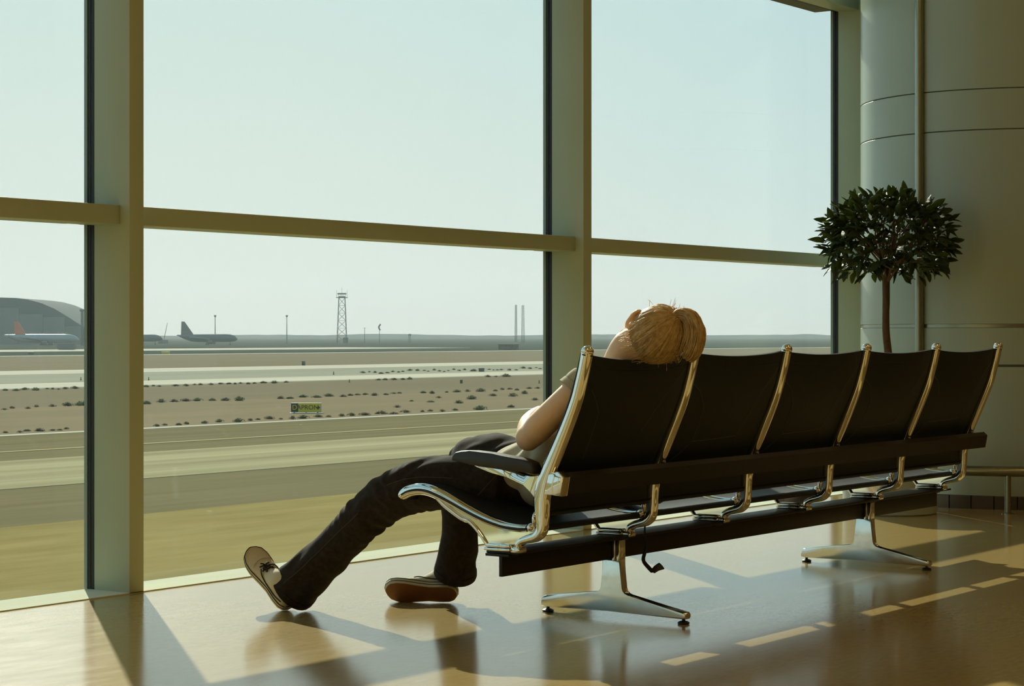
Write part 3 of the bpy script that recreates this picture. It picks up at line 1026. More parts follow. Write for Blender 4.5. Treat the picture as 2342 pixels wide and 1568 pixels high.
# shoes ------------------------------------------------------------
def make_shoe(origin, toe, up, name_label, laces, leg_pt):
    """local x = heel to toe, z = up, y = across; foot 0.245 long"""
    t = V(toe).normalized()
    u = V(up)
    u = (u - t * u.dot(t)).normalized()
    w = u.cross(t)
    MM = Matrix((t, w, u)).transposed().to_4x4()
    MM.translation = V(origin)
    L = .245
    # outline of the sole: half width and centre offset along the foot
    st_ = [(0.000, .006), (.008, .022), (.025, .031), (.055, .033), (.095, .031), (.135, .036), (.175, .0425), (.205, .0415), (.228, .033), (.240, .018), (.245, .004)]

    def outline(scale=1.0, n=40):
        xs = [i / n for i in range(n + 1)]
        pts = []
        for s in (1, -1):
            rng_ = xs if s > 0 else xs[::-1]
            for q in rng_:
                x = L * (0.5 - 0.5 * math.cos(math.pi * q))
                for k in range(len(st_) - 1):
                    if st_[k][0] <= x <= st_[k + 1][0]:
                        f = (x - st_[k][0]) / (st_[k + 1][0] - st_[k][0])
                        hw = st_[k][1] + (st_[k + 1][1] - st_[k][1]) * f
                        break
                pts.append((L / 2 + (x - L / 2) * scale, s * hw * (scale * 1.0)))
        # drop doubles at the ends
        out = []
        for p in pts:
            if not out or (abs(p[0] - out[-1][0]) + abs(p[1] - out[-1][1])) > 1e-5:
                out.append(p)
        if abs(out[0][0] - out[-1][0]) + abs(out[0][1] - out[-1][1]) < 1e-5: out.pop()
        return out

    def spring(x):    # the toe end curls up a little
        return .010 * max(0, (x - .16) / .085) ** 2

    def ringed(bm, levels):
        rows = []
        for sc, z in levels:
            rows.append([bm.verts.new(MM @ V((x, y, z + spring(x)))) for x, y in outline(sc)])
        n = len(rows[0])
        for a_, b_ in zip(rows[:-1], rows[1:]):
            for k in range(n):
                bm.faces.new((a_[k], a_[(k + 1) % n], b_[(k + 1) % n], b_[k]))
        bm.faces.new(rows[0][::-1])
        bm.faces.new(rows[-1])
    # set it down: lowest point of the sole on the floor
    low = min((MM @ V((x, y, z + spring(x)))).z for x, y in outline(1.012) for z in (-.0005, .014))
    MM.translation.z += .0008 - low - .0042
    # upper: loft of cross-sections from heel to toe
    bm = bmesh.new()
    secs = [(.004, .018, .060), (.020, .0285, .066), (.045, .031, .066), (.075, .0310, .062), (.105, .0315, .064), (.135, .0345, .062), (.160, .0375, .052), (.185, .0400, .042), (.210, .0380, .035), (.228, .0300, .028), (.239, .0160, .020)]
    rings = []
    seg = 24
    for x, hw, h in secs:
        ring = []
        for k in range(seg):
            th = 2 * math.pi * k / seg
            cy_, sz_ = math.cos(th), math.sin(th)
            yy = hw * math.copysign(abs(cy_) ** .75, cy_)
            zz = .012 + (h - .012) * (0.5 + 0.5 * math.copysign(abs(sz_) ** .8, sz_)) 
            if sz_ > 0: yy *= (1 - .28 * sz_ * sz_)
            ring.append(bm.verts.new(MM @ V((x, yy, zz + spring(x)))))
        rings.append(ring)
    for a_, b_ in zip(rings[:-1], rings[1:]):
        for k in range(seg):
            bm.faces.new((a_[k], a_[(k + 1) % seg], b_[(k + 1) % seg], b_[k]))
    bm.faces.new(rings[0][::-1])
    bm.faces.new(rings[-1])
    shoe = fin(bm, 'shoe', M['canvas'], person, angle=70)
    shoe['label'] = name_label
    # foxing band and gum outsole
    bm = bmesh.new()
    ringed(bm, [(.985, .003), (1.0, .006), (1.012, .014), (1.010, .026), (.995, .0275)])
    b_ = fin(bm, 'foxing', M['canvas'], shoe, angle=60)
    bm = bmesh.new()
    ringed(bm, [(.955, -.0005), (.978, .0005), (.985, .004)])
    b_ = fin(bm, 'sole', M['gum'], shoe)
    b_['label'] = 'brown gum rubber sole'
    # two dark lines round the band
    for z, sc, rr in ((.0145, 1.0125, .0014), (.0270, 1.004, .0016)):
        pts = [MM @ V((x, y, z + spring(x))) for x, y in outline(sc)]
        pts.append(pts[0])
        tube_obj('piping', M['shoeline'], shoe, pts, rr, 6, ref=u)
    # collar line on both sides and the toe-cap line
    for s in (1, -1):
        pts = [MM @ V(p) for p in ((.150, s * .022, .059), (.135, s * .030, .054), (.110, s * .0325, .047), (.080, s * .0325, .043), (.050, s * .0325, .043), (.020, s * .029, .047))]
        tube_obj('piping', M['shoeline'], shoe, crom(pts, 4), .0020, 6, ref=u)
    pts = [MM @ V(p) for p in ((.165, .0385, .026), (.178, .030, .0440), (.186, .014, .0455), (.188, 0, .0455), (.186, -.014, .0455), (.178, -.030, .0440), (.165, -.0385, .026))]
    tube_obj('toe_cap_edge', M['canvas'], shoe, crom(pts, 4), .0014, 6, ref=u)
    # sock
    pts = [MM @ V(p) for p in ((.118, 0, .040), (.095, 0, .055), (.070, 0, .076))]
    pts += [pts[-1].lerp(V(leg_pt), .55), V(leg_pt)]
    pp = crom(pts, 4)
    tube_obj('sock', M['sock'], shoe, pp, lerp_list([(.030, .030), (.0315, .036), (.033, .040), (.034, .036), (.036, .036)], len(pp)), 18, ref=w)
    if laces:
        bm = bmesh.new()
        for k in range(4):
            x = .160 - k * .010
            sweep(bm, crom([MM @ V((x, -.016, .054 + k * .003)), MM @ V((x - .003, 0, .060 + k * .003)), MM @ V((x, .016, .054 + k * .003))], 3), .0022, 6)
        for ang, L2 in ((.3, .024), (1.0, .020), (2.2, .022), (2.9, .026), (3.9, .030), (4.5, .028), (5.6, .022)):
            b0 = V((.146, 0.008, .066))
            d2 = V((math.cos(ang) * .8, math.sin(ang), .10))
            sweep(bm, crom([MM @ b0, MM @ (b0 + d2 * L2 * .5 + V((0, 0, .006))), MM @ (b0 + d2 * L2 + V((0, 0, -.003)))], 3), .0026, 6)
        fin(bm, 'lace', M['lace'], shoe)
    return shoe


make_shoe((5.085, 4.512, .0140), (-.03, .70, .714), (-.50, -.62, .60), 'cream canvas shoe with its heel on the floor, toe up', True, (5.090, 4.440, .108))
make_shoe((5.535, 4.165, .0415), (-.53, .845, .03), (.700, .43, .57), 'cream canvas shoe rolled on its side, gum sole showing', False, (5.545, 4.172, .150))

# hair --------------------------------------------------------------
TIE = hp(.030, -.022, .109)
bm = bmesh.new()


def scalp(th, ph, k=1.0):
    """th from the crown, ph round the head from the face"""
    x = .081 * math.sin(th) * math.sin(ph)
    y = .100 * math.sin(th) * math.cos(ph) - .008
    z = .094 * math.cos(th) + .020
    return V((x * k, y * k, z * k))


TIE_L = V((.030, -.022, .109))
TD = (TIE_L - V((0, -.008, .02))).normalized()
TU = (V((1, 0, 0)) - TD * TD.x).normalized()
TW = TD.cross(TU)
NU, NV = 96, 44
rows = []
for i in range(NV + 1):
    row = []
    for j in range(NU):
        ph = 2 * math.pi * j / NU
        face = (1 + math.cos(ph)) / 2
        th_max = 2.22 - 1.25 * face ** 2.2 - .34 * math.exp(-((abs((ph + math.pi) % (2 * math.pi) - math.pi) - 1.45) / .38) ** 2)
        th = th_max * i / NV
        p = scalp(th, ph)
        # grooves run towards the hair tie
        dl = (p - V((0, -.008, .02))).normalized()
        tx = dl.dot(TU)
        ty = dl.dot(TW)
        az = math.atan2(ty, tx)
        ax_ = dl.dot(TD)
        g = noise.noise(V((math.cos(az) * 5, math.sin(az) * 5, ax_ * .8))) * .0040 + noise.noise(V((math.cos(az) * 16, math.sin(az) * 16, ax_ * 1.4))) * .0026
        p = p * (1 + g * min(1.0, 1.6 * math.hypot(tx, ty)) / .09)
        if i == NV: p = p * .965
        row.append(bm.verts.new(HC + HM @ p))
    rows.append(row)
for i in range(NV):
    for j in range(NU):
        j2 = (j + 1) % NU
        try: bm.faces.new((rows[i][j], rows[i][j2], rows[i + 1][j2], rows[i + 1][j]))
        except ValueError: pass
# combed strands drawn back to the tie, and flyaways
r2 = random.Random(3)


def strand(bm, pts, r):
    sweep(bm, pts, [r * 1.0 if k < len(pts) - 1 else r * .35 for k in range(len(pts))], 4, ref=(.2, .3, .9), caps=False)


tie_l = Matrix(HM).transposed() @ (TIE - HC)
for k in range(620):
    ph = r2.uniform(0, 2 * math.pi)
    face = (1 + math.cos(ph)) / 2
    th = r2.uniform(.75, 1.0) * (2.22 - 1.25 * face ** 2.2)
    p0 = scalp(th, ph, 1.012)
    pts = []
    for q in range(7):
        t = q / 6
        m = p0.lerp(tie_l, t)
        # keep on the head
        s_ = math.sqrt((m.x / .081) ** 2 + ((m.y + .008) / .100) ** 2 + ((m.z - .020) / .094) ** 2)
        lift = 1.018 + .03 * math.sin(math.pi * t) * r2.random()
        m2 = V((m.x, m.y + .008, m.z - .020)) * (lift / max(s_, .15)) + V((0, -.008, .020))
        if t > .9: m2 = m2.lerp(tie_l, .5)
        pts.append(HC + HM @ m2)
    strand(bm, pts, r2.uniform(.0008, .0017))
for k in range(150):          # thicker combed locks
    ph = r2.uniform(0, 2 * math.pi)
    face = (1 + math.cos(ph)) / 2
    th = r2.uniform(.55, 1.0) * (2.22 - 1.25 * face ** 2.2)
    p0 = scalp(th, ph, 1.0)
    off = V((r2.uniform(-1, 1), r2.uniform(-1, 1), r2.uniform(-1, 1))) * .012
    pts = []
    for q in range(8):
        t = q / 7
        m = p0.lerp(tie_l, t) + off * math.sin(math.pi * t)
        s_ = math.sqrt((m.x / .081) ** 2 + ((m.y + .008) / .100) ** 2 + ((m.z - .020) / .094) ** 2)
        m2 = V((m.x, m.y + .008, m.z - .020)) * ((1.0 + .03 * math.sin(math.pi * t) * r2.random()) / max(s_, .2)) + V((0, -.008, .020))
        if t > .9: m2 = m2.lerp(tie_l, .5)
        pts.append(HC + HM @ m2)
    rr_ = r2.uniform(.0025, .0055)
    sweep(bm, crom(pts, 2), lerp_list([rr_ * .3, rr_, rr_ * 1.1, rr_, rr_ * .5], 15), 6, ref=(.2, .3, .9))
for k in range(130):
    ph = r2.uniform(0, 2 * math.pi)
    th = r2.uniform(.2, 1.7)
    face = (1 + math.cos(ph)) / 2
    if th > 2.2 - 1.25 * face ** 2.2: continue
    p0 = scalp(th, ph, 1.0)
    d = V((r2.uniform(-1, 1), r2.uniform(-1, 1), r2.uniform(-1, 1))) * .018
    pts = [HC + HM @ p0, HC + HM @ (p0 * 1.10 + d * .5), HC + HM @ (p0 * 1.15 + d)]
    strand(bm, crom(pts, 2), .0006)
# wisps on the nape
for k in range(90):
    ph = math.pi + r2.uniform(-1.1, .5)
    p0 = scalp(2.0, ph, 1.0) + V((r2.uniform(-.01, .01), .004, r2.uniform(-.05, .02)))
    p1 = p0 + V((r2.uniform(-.012, .012), -.004, .025))
    p2 = p1 + V((r2.uniform(-.012, .012), -.008, .030))
    strand(bm, [HC + HM @ p0, HC + HM @ p1, HC + HM @ p2], .0007)
hair = fin(bm, 'hair', M['hair'], person, angle=180)
hair['label'] = 'blonde hair combed back'
bm = bmesh.new()
TAIL = [TIE, V((5.268, 3.138, .958)), V((5.266, 3.106, .946)), V((5.266, 3.090, .912)), V((5.267, 3.094, .876)), V((5.270, 3.110, .846)), V((5.272, 3.128, .826))]
for k in range(420):
    a = r2.uniform(0, 2 * math.pi)
    q = math.sqrt(r2.random())
    wid = [.010, .018, .025, .031, .034, .031, .024]
    ln = r2.uniform(.80, 1.0)
    ctr = crom(TAIL, 3)
    wd = lerp_list(wid, len(ctr))
    m = max(4, int(len(ctr) * ln))
    pts = []
    for i in range(m):
        t = (ctr[min(i + 1, len(ctr) - 1)] - ctr[max(i - 1, 0)]).normalized()
        side = V((1, 0, 0))
        nb = t.cross(side).normalized()
        wob = noise.noise(V((k * .37, i * .25, 0))) * .005
        pts.append(ctr[i] + side * (math.cos(a) * q * wd[i] * .85 + wob) + nb * (math.sin(a) * q * wd[i] + wob))
    strand(bm, pts, r2.uniform(.0010, .0022))
ctr = crom(TAIL, 3)
sweep(bm, ctr[:-1], lerp_list([(.008, .008), (.013, .013), (.017, .018), (.021, .022), (.022, .023), (.019, .020), (.012, .013)], len(ctr))[:-1], 14)
pt = fin(bm, 'ponytail', M['hair'], person, angle=180)
pt['label'] = 'blonde ponytail hanging over the seat back'
# loose ends falling over the top edge of the seat back
bm = bmesh.new()
for k in range(130):
    x = 5.255 + r2.uniform(-.035, .05)
    y0 = 3.215 + r2.uniform(-.04, .02)
    pts = [V((x, y0, .860)), V((x + .003, y0 - .03, .846)), V((x + r2.uniform(-.01, .01), 3.215 - r2.uniform(.0, .05), .828 + r2.uniform(-.018, .012)))]
    strand(bm, crom(pts, 3), .0010)
fin(bm, 'loose_hair', M['hair'], person, angle=180)
tube_obj('hair_tie', M['hair'], person, [TIE + V((0, .006, -.005)), TIE + V((0, -.004, .002))], [.0105, .0105], 14)

# black bag beside the sleeper, with its strap hanging below the seat
bag = empty('shoulder_bag', (5.62, 3.55, .36), 'black bag lying on the second seat beside the sleeper', 'bag')
bm = bmesh.new()
box(bm, 5.590, 5.720, 3.450, 3.600, .354, .445, bevel=.03, seg=4)
for v in bm.verts:
    v.co += V((noise.noise(v.co * 12), noise.noise(v.co * 12 + V((5, 5, 5))), 0)) * .008
fin(bm, 'body', M['bag'], bag, angle=60)
tube_obj('handle', M['bag'], bag, crom([(5.65, 3.48, .435), (5.65, 3.495, .465), (5.65, 3.545, .470), (5.65, 3.565, .435)], 4), .006, 8)
bm = bmesh.new()
prism(bm, [(3.452, .420), (3.449, .392), (3.447, .384), (3.445, .392), (3.443, .420)], 5.622, 5.648)
fin(bm, 'tag', M['bagtag'], bag)['label'] = 'tan leather tag'
bm = bmesh.new()
p = crom([(5.600, 3.468, .400), (5.585, 3.438, .350), (5.572, 3.452, .290), (5.560, 3.440, .230), (5.553, 3.446, .190), (5.568, 3.436, .165), (5.585, 3.430, .150)], 4)
sweep(bm, p, lerp_list([(.002, .003), (.002, .003), (.002, .003), (.0025, .006), (.0025, .007), (.003, .008), (.003, .009)], len(p)), 8)
p = crom([(5.583, 3.430, .150), (5.600, 3.425, .160), (5.622, 3.420, .166)], 4)
sweep(bm, p, lerp_list([(.003, .009), (.003, .012), (.003, .014)], len(p)), 8)
fin(bm, 'strap', M['bag'], bag)['label'] = 'black strap hanging down'

# ------------------------------------------------------------------ potted bay tree
PT = V((9.632, 4.515, 0))
tree = empty('potted_bay_tree', PT, 'clipped ball-headed bay tree in a round pale planter behind the bench', 'tree')
bm = bmesh.new()
lathe(bm, [(0, 0.0), (.228, 0.0), (.235, .006), (.238, .400), (.236, .408), (.222, .408), (.220, .340), (0, .340)], PT, 48)
fin(bm, 'planter', M['pot'], tree)
bm = bmesh.new()
lathe(bm, [(0, .352), (.120, .350), (.2195, .345)], PT, 32)
fin(bm, 'soil', M['soil'], tree)
def tp(px, py, dz=0.0):     # a point of the tree's silhouette plane, in metres
    Z = 10.44
    R = (px - 1171) / 4737.6 * Z
    return V((Z * .8146 + R * .58, Z * .58 - R * .8146, .898 - (py - 765) / 4737.6 * Z))
trunk = crom([PT + V((0.0, 0, .345)), PT + V((.012, .004, .50)), PT + V((.012, .002, .70)), V((PT.x - .012, PT.y + .012, .88)), V((PT.x - .020, PT.y + .016, 1.02)), V((PT.x - .014, PT.y + .012, 1.16)), V((PT.x - .014, PT.y + .010, 1.22))], 4)
for q in trunk:
    q += V((noise.noise(q * 9), noise.noise(q * 9 + V((4, 4, 4))), 0)) * .006
tube_obj('trunk', M['bark'], tree, trunk, lerp_list([.026, .023, .021, .019, .018, .019, .014], len(trunk)), 12)
crown_c = V((PT.x - .006, PT.y + .004, 1.385))
r3 = random.Random(11)
tips = []
bm = bmesh.new()
fork = trunk[-2]
for k in range(34):
    th = r3.uniform(0, 2 * math.pi)
    ph = math.acos(r3.uniform(-.25, 1))
    d = V((math.sin(ph) * math.cos(th), math.sin(ph) * math.sin(th), math.cos(ph)))
    end = crown_c + V((d.x * .31, d.y * .31, d.z * .20 - (.04 if d.z < 0 else 0)))
    s0 = fork + V((0, 0, r3.uniform(-.07, .04)))
    mid = s0.lerp(end, .5) + V((r3.uniform(-.04, .04), r3.uniform(-.04, .04), r3.uniform(-.02, .02)))
    br = crom([s0, mid, end], 4)
    sweep(bm, br, lerp_list([.0065, .0042, .002], len(br)), 6, caps=False)
    for q in br[3:]:
        tips.append((q, (end - s0).normalized()))
fin(bm, 'branches', M['bark'], tree)
# leaf shapes
leaf_me = []
for k in range(5):
    bm = bmesh.new()
    L, W = .086, .036
    N = 6
    A, B, C_ = [], [], []
    for i in range(N + 1):
        t = i / N
        hw = W / 2 * (math.sin(math.pi * t ** .85) ** .8 if 0 < t < 1 else 0.02)
        curl = (k - 2) * .010 * t * t
        y = L * t
        wavy = .0015 * math.sin(i * 2.4 + k)
        A.append(bm.verts.new((-hw, y, curl + .006 * (hw / (W / 2)) + wavy)))
        B.append(bm.verts.new((0, y, curl)))
        C_.append(bm.verts.new((hw, y, curl + .006 * (hw / (W / 2)) - wavy)))
    for i in range(N):
        bm.faces.new((A[i], B[i], B[i + 1], A[i + 1]))
        bm.faces.new((B[i], C_[i], C_[i + 1], B[i + 1]))
    ext = bmesh.ops.extrude_face_region(bm, geom=bm.faces[:])
    for v in ext['geom']:
        if isinstance(v, bmesh.types.BMVert): v.co.z -= .0007
    leaf_me.append(fin(bm, 'leaf', M['leaf'], keep=True, angle=180))


def leaf_matrix(pos, out):
    d = (out + V((r3.uniform(-1.1, 1.1), r3.uniform(-1.1, 1.1), r3.uniform(-.9, .7)))).normalized()
    q = d.to_track_quat('Y', 'Z') @ Quaternion((0, 1, 0), r3.uniform(-1.0, 1.0))
    s = r3.uniform(.72, 1.12)
    return Matrix.LocRotScale(pos, q, V((s, s, s)))


spots = []
for k in range(900):
    th = r3.uniform(0, 2 * math.pi)
    cz = r3.uniform(-.78, 1)
    sr = math.sqrt(max(0, 1 - cz * cz))
    rr = r3.uniform(.50, 1.0) ** .55
    lump = 1 + .10 * noise.noise(V((math.cos(th) * 2, math.sin(th) * 2, cz * 2)))
    d = V((sr * math.cos(th), sr * math.sin(th), cz))
    p = crown_c + V((d.x * .315, d.y * .315, d.z * (.215 if cz > 0 else .275))) * rr * lump
    if cz < -.35 and sr < .75 and r3.random() < .75:      # open underside round the trunk
        continue
    spots.append((p, d))
camv = V((0, 0, .9))
spots.sort(key=lambda s: (s[0] - camv).length)
for k, (p, d) in enumerate(spots[:300]):
    o = bpy.data.objects.new('leaf', leaf_me[k % 5])
    COL.objects.link(o)
    o.parent = tree
    o.matrix_local = Matrix.Translation(-PT) @ leaf_matrix(p, d)
bm = bmesh.new()
for k, (p, d) in enumerate(spots[300:]):
    mt = leaf_matrix(p, d)
    n0 = len(bm.verts)
    bm.from_mesh(leaf_me[k % 5])
    bm.verts.ensure_lookup_table()
    for v in bm.verts[n0:]:
        v.co = mt @ v.co
o = fin(bm, 'foliage', M['leaf'], tree, angle=180)
tag(o, kind='stuff')

# ------------------------------------------------------------------ the airfield outside
GZ = -4.7
F_, CA, SA, EH = 4737.6, math.cos(YAW), math.sin(YAW), .898


def far(px, Z, z=GZ):
    """a spot on the airfield at depth Z seen in direction px"""
    R = (px - 1171) / F_ * Z
    return V((Z * CA + R * SA, Z * SA - R * CA, z))


def upz(py, Z):
    return EH - (py - 765) / F_ * Z


def ground_strip(name, mat, y0, y1, lift, x0=-600, x1=2600, label=None):
    bm = bmesh.new()
    box(bm, x0, x1, y0, y1, GZ - .5, GZ + lift)
    o = fin(bm, name, M[mat])
    tag(o, label, kind='structure')
    return o


ground_strip('ground', 'scrubfar', -30, 9000, 0.0, -6000, 9000, 'flat scrub plain reaching to the horizon')
ground_strip('apron', 'apron', -20, 46.6, .04, -200, 400, 'tan concrete apron outside the window')
ground_strip('taxiway', 'asphalt', 46.6, 88.5, .03, -300, 700, 'dark asphalt taxiway parallel to the terminal')
ground_strip('taxiway_centre', 'worn', 58, 71, .05, -300, 700, 'paler worn strip along the taxiway')
ground_strip('taxiway_line', 'yellow', 76.2, 76.7, .06, -300, 700, 'yellow taxiway edge line')
ground_strip('kerb_line', 'pale', 88.5, 89.6, .05, -300, 900, 'pale edge of the taxiway')
ground_strip('sand_verge', 'sandred', 89.6, 122, .04, -300, 900, 'reddish sandy verge beyond the taxiway')
ground_strip('sand_flat', 'sand', 122, 163, .03, -300, 1200, 'sandy flat between the taxiways')
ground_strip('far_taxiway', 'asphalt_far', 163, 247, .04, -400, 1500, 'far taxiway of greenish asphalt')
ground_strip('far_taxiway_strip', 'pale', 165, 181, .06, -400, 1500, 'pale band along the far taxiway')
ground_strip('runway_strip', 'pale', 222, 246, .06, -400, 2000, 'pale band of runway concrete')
ground_strip('sand_field', 'sand', 247, 415, .03, -600, 2400, 'wide sandy field before the scrub')
ground_strip('field_edge', 'pale', 410, 420, .08, -600, 2400, 'thin pale track at the edge of the field')
ground_strip('far_apron', 'pale', 520, 590, .08, -700, 700, 'bright far parking apron')

# low dunes along the horizon
bm = bmesh.new()
pr = []
N = 220
for i in range(N + 1):
    px = -700 + i * 18
    p = far(px, 3300)
    h = 5.2 + 3.4 * noise.noise(V((px * .004, 0, 0))) + 1.4 * noise.noise(V((px * .02, 3, 0)))
    pr.append((p, max(h, 3.0)))
rows = []
for p, h in pr:
    back = p + V((CA, SA, 0)) * 260
    rows.append([bm.verts.new(p + V((0, 0, -1))), bm.verts.new(p + V((CA, SA, 0)) * 90 + V((0, 0, h))), bm.verts.new(p + V((CA, SA, 0)) * 170 + V((0, 0, h * 1.02))), bm.verts.new(back + V((0, 0, -1)))])
for a, b in zip(rows[:-1], rows[1:]):
    for k in range(3):
        bm.faces.new((a[k], b[k], b[k + 1], a[k + 1]))
tag(fin(bm, 'dunes', M['scrubfar']), 'low dunes on the horizon', kind='structure')

# scrub bushes: a few shapes, many individuals
bush_me = []
for k in range(6):
    bm = bmesh.new()
    rr = random.Random(40 + k)
    for q in range(5):
        a = rr.uniform(0, 6.28)
        d = rr.uniform(0, .30)
        c = V((math.cos(a) * d * 1.4, math.sin(a) * d, rr.uniform(.08, .26)))
        n0 = len(bm.verts)
        bmesh.ops.create_icosphere(bm, subdivisions=1, radius=rr.uniform(.16, .26), matrix=Matrix.Translation(c))
        bm.verts.ensure_lookup_table()
        for v in bm.verts[n0:]:
            v.co += (v.co - c) * noise.noise(v.co * 9) * 1.2
    for q in range(170):        # twigs and leaf tufts
        a = rr.uniform(0, 6.28)
        el = rr.uniform(.05, 1.5)
        d = V((math.cos(a) * math.cos(el) * 1.25, math.sin(a) * math.cos(el), math.sin(el) * .85))
        p = d * rr.uniform(.28, .58)
        w = V((rr.uniform(-1, 1), rr.uniform(-1, 1), rr.uniform(-1, 1))).normalized() * rr.uniform(.03, .07)
        tip = p + d * rr.uniform(.06, .16) + V((0, 0, rr.uniform(-.03, .07)))
        va, vb, vc, vd = bm.verts.new(p + w), bm.verts.new(p - w), bm.verts.new(tip), bm.verts.new(p + w.cross(d) * .8)
        bm.faces.new((va, vb, vc))
        bm.faces.new((va, vd, vc))
        bm.faces.new((vb, vc, vd))
    for v in bm.verts:
        v.co.z = max(v.co.z, -.03)
    bush_me.append(fin(bm, 'scrub_bush', M['scrub' if k % 2 else 'scrub2'], keep=True, angle=180))
r4 = random.Random(21)
ROWS = [('edge', 'bush from the left along the near taxiway edge', (90.4, 92.2), (.25, .70), 19, ((2, 188), (334, 1180)), 34),
        ('verge', 'bush from the left scattered on the reddish verge', (97, 114), (.25, .75), 26, ((880, 1240),), 10),
        ('mid', 'bush from the left in the scrub row behind the sign', (119.5, 122.5), (.35, .95), 22, ((2, 190), (334, 560), (640, 930), (965, 1245)), 40),
        ('far', 'bush from the left along the pale far taxiway band', (158.5, 162), (.40, 1.0), 20, ((8, 190), (334, 665), (862, 950), (1112, 1165)), 34),
        ('island', 'bush from the left on the strip between the far taxiway bands', (186, 198), (.42, .90), 15, ((826, 1248),), 36)]


def ordinal(n):
    return '%d%s' % (n, 'th' if 10 <= n % 100 <= 20 else {1: 'st', 2: 'nd', 3: 'rd'}.get(n % 10, 'th'))


for key, text, (ya, yb), (sa, sb), gap, spans, cnt in ROWS:
    xs = []
    tries = 0
    tot = sum(b - a for a, b in spans)
    while len(xs) < cnt and tries < 4000:
        tries += 1
        u = r4.uniform(0, tot)
        for a, b in spans:
            if u <= b - a:
                x = a + u
                break
            u -= b - a
        if noise.noise(V((x * .012, ya, 0))) < -.22 and r4.random() < .8:
            continue
        if all(abs(x - q) > gap * r4.uniform(.55, 1.3) for q in xs):
            xs.append(x)
    xs.sort()
    for n, px in enumerate(xs):
        Yd = r4.uniform(ya, yb)
        t = (px - 1171) / F_
        p = far(px, Yd / (SA - t * CA))
        o = bpy.data.objects.new('scrub_bush', r4.choice(bush_me))
        COL.objects.link(o)
        room = min([abs(px - q) for q in xs if q != px]) * Yd / (SA - t * CA) / F_      # metres to the nearest neighbour
        sc = min(r4.uniform(sa, sb), room * .60)
        o.location = (p.x, Yd, GZ + .04)
        o.rotation_euler = (0, 0, r4.uniform(0, 6.28))
        o.scale = (sc * r4.uniform(1.0, 1.5), sc * r4.uniform(1.0, 1.4), sc * r4.uniform(.7, 1.05))
        tag(o, ordinal(n + 1) + ' ' + text, 'bush', 'scrub bushes, ' + key + ' row')

# taxiway guidance sign
SZ = 147.0
sp = far(700, SZ)
sign = empty('taxiway_sign', sp, 'yellow and black taxiway sign reading D APRON with arrow', 'sign')
ex = V((SA, -CA, 0))         # to the right across the view
ey = V((CA, SA, 0))
wpx = SZ / F_
z0, z1 = upz(941, SZ), upz(922, SZ)


def sign_box(name, mat, xa, xb, za, zb, d0, d1):
    bm = bmesh.new()
    R_ = Matrix((ex, ey, V((0, 0, 1)))).transposed().to_4x4()
    R_.translation = sp
    box(bm, xa, xb, d0, d1, za - GZ, zb - GZ, M=R_)
    return fin(bm, name, M[mat], sign)


xl, xr = (666 - 700) * wpx, (733 - 700) * wpx
xm = (682 - 700) * wpx
sign_box('cabinet', 'signpale', xl - .02, xr + .06, z0 - .05, z1 + .03, .0, .30)
pn = sign_box('black_panel', 'signblack', xl, xm, z0, z1, -.02, .0)
py_ = sign_box('yellow_panel', 'signyellow', xm, xr, z0, z1, -.02, .0)
sign_box('base', 'signpale', xl - .1, xr + .1, GZ, GZ + .06, -.15, .45)
for q in (.1, .5, .9):
    sign_box('leg', 'grey', xl + (xr - xl) * q - .04, xl + (xr - xl) * q + .04, GZ, z0, .1, .2)


def text_mesh(body, mat, size, cx, cz, parent):
    cu = bpy.data.curves.new('text', 'FONT')
    cu.body = body
    cu.size = size
    cu.align_x = 'CENTER'
    cu.align_y = 'CENTER'
    cu.extrude = .008
    to = bpy.data.objects.new('tmp', cu)
    COL.objects.link(to)
    me = bpy.data.meshes.new_from_object(to.evaluated_get(bpy.context.evaluated_depsgraph_get()))
    bpy.data.objects.remove(to, do_unlink=True)
    R_ = Matrix((ex, V((0, 0, 1)), -ey)).transposed().to_4x4()
    R_.translation = sp + ex * cx + V((0, 0, cz - GZ)) - ey * .028
    me.transform(R_)
    me.materials.clear()
    return link('lettering', me, mat, parent)


text_mesh('D', M['signyellow'], .50, (xl + xm) / 2, (z0 + z1) / 2, pn)
text_mesh('APRON', M['signblack'], .46, xm + (xr - xm) * .43, (z0 + z1) / 2, py_)
# arrow after the word
ax = xm + (xr - xm) * .90
bm = bmesh.new()
R_ = Matrix((ex, ey, V((0, 0, 1)))).transposed().to_4x4()
R_.translation = sp
zc = (z0 + z1) / 2 - GZ
box(bm, ax - .17, ax + .10, -.036, -.02, zc - .03, zc + .03, M=R_)
for s in (1, -1):
    vsq = [bm.verts.new(R_ @ V(q)) for q in ((ax + .14, -.036, zc), (ax + .0, -.036, zc + s * .13), (ax - .04, -.036, zc + s * .08), (ax + .06, -.036, zc))]
    bm.faces.new(vsq)
fin(bm, 'arrow', M['signblack'], py_)

# small equipment boxes and lights beside the taxiways
def far_box(name, px, py, w, h, mat, label, cat='box'):
    Z = (EH - GZ) * F_ / (py - 765)
    p = far(px, Z)
    k = Z / F_
    o = empty(name, p, label, cat)
    bm = bmesh.new()
    R_ = Matrix((ex, ey, V((0, 0, 1)))).transposed().to_4x4()
    R_.translation = p
    box(bm, -w * k / 2, w * k / 2, 0, w * k * .7, .12 * h * k, h * k, bevel=.02 * h * k, M=R_)
    fin(bm, 'housing', M[mat], o)
    bm = bmesh.new()
    box(bm, -w * k * .42, w * k * .42, w * k * .1, w * k * .6, 0, .14 * h * k, M=R_)
    fin(bm, 'plinth', M['signpale'], o)
    bm = bmesh.new()
    box(bm, -w * k * .54, w * k * .54, -.04 * w * k, w * k * .74, h * k, h * k * 1.08, M=R_)
    fin(bm, 'lid', M[mat], o)
    return o


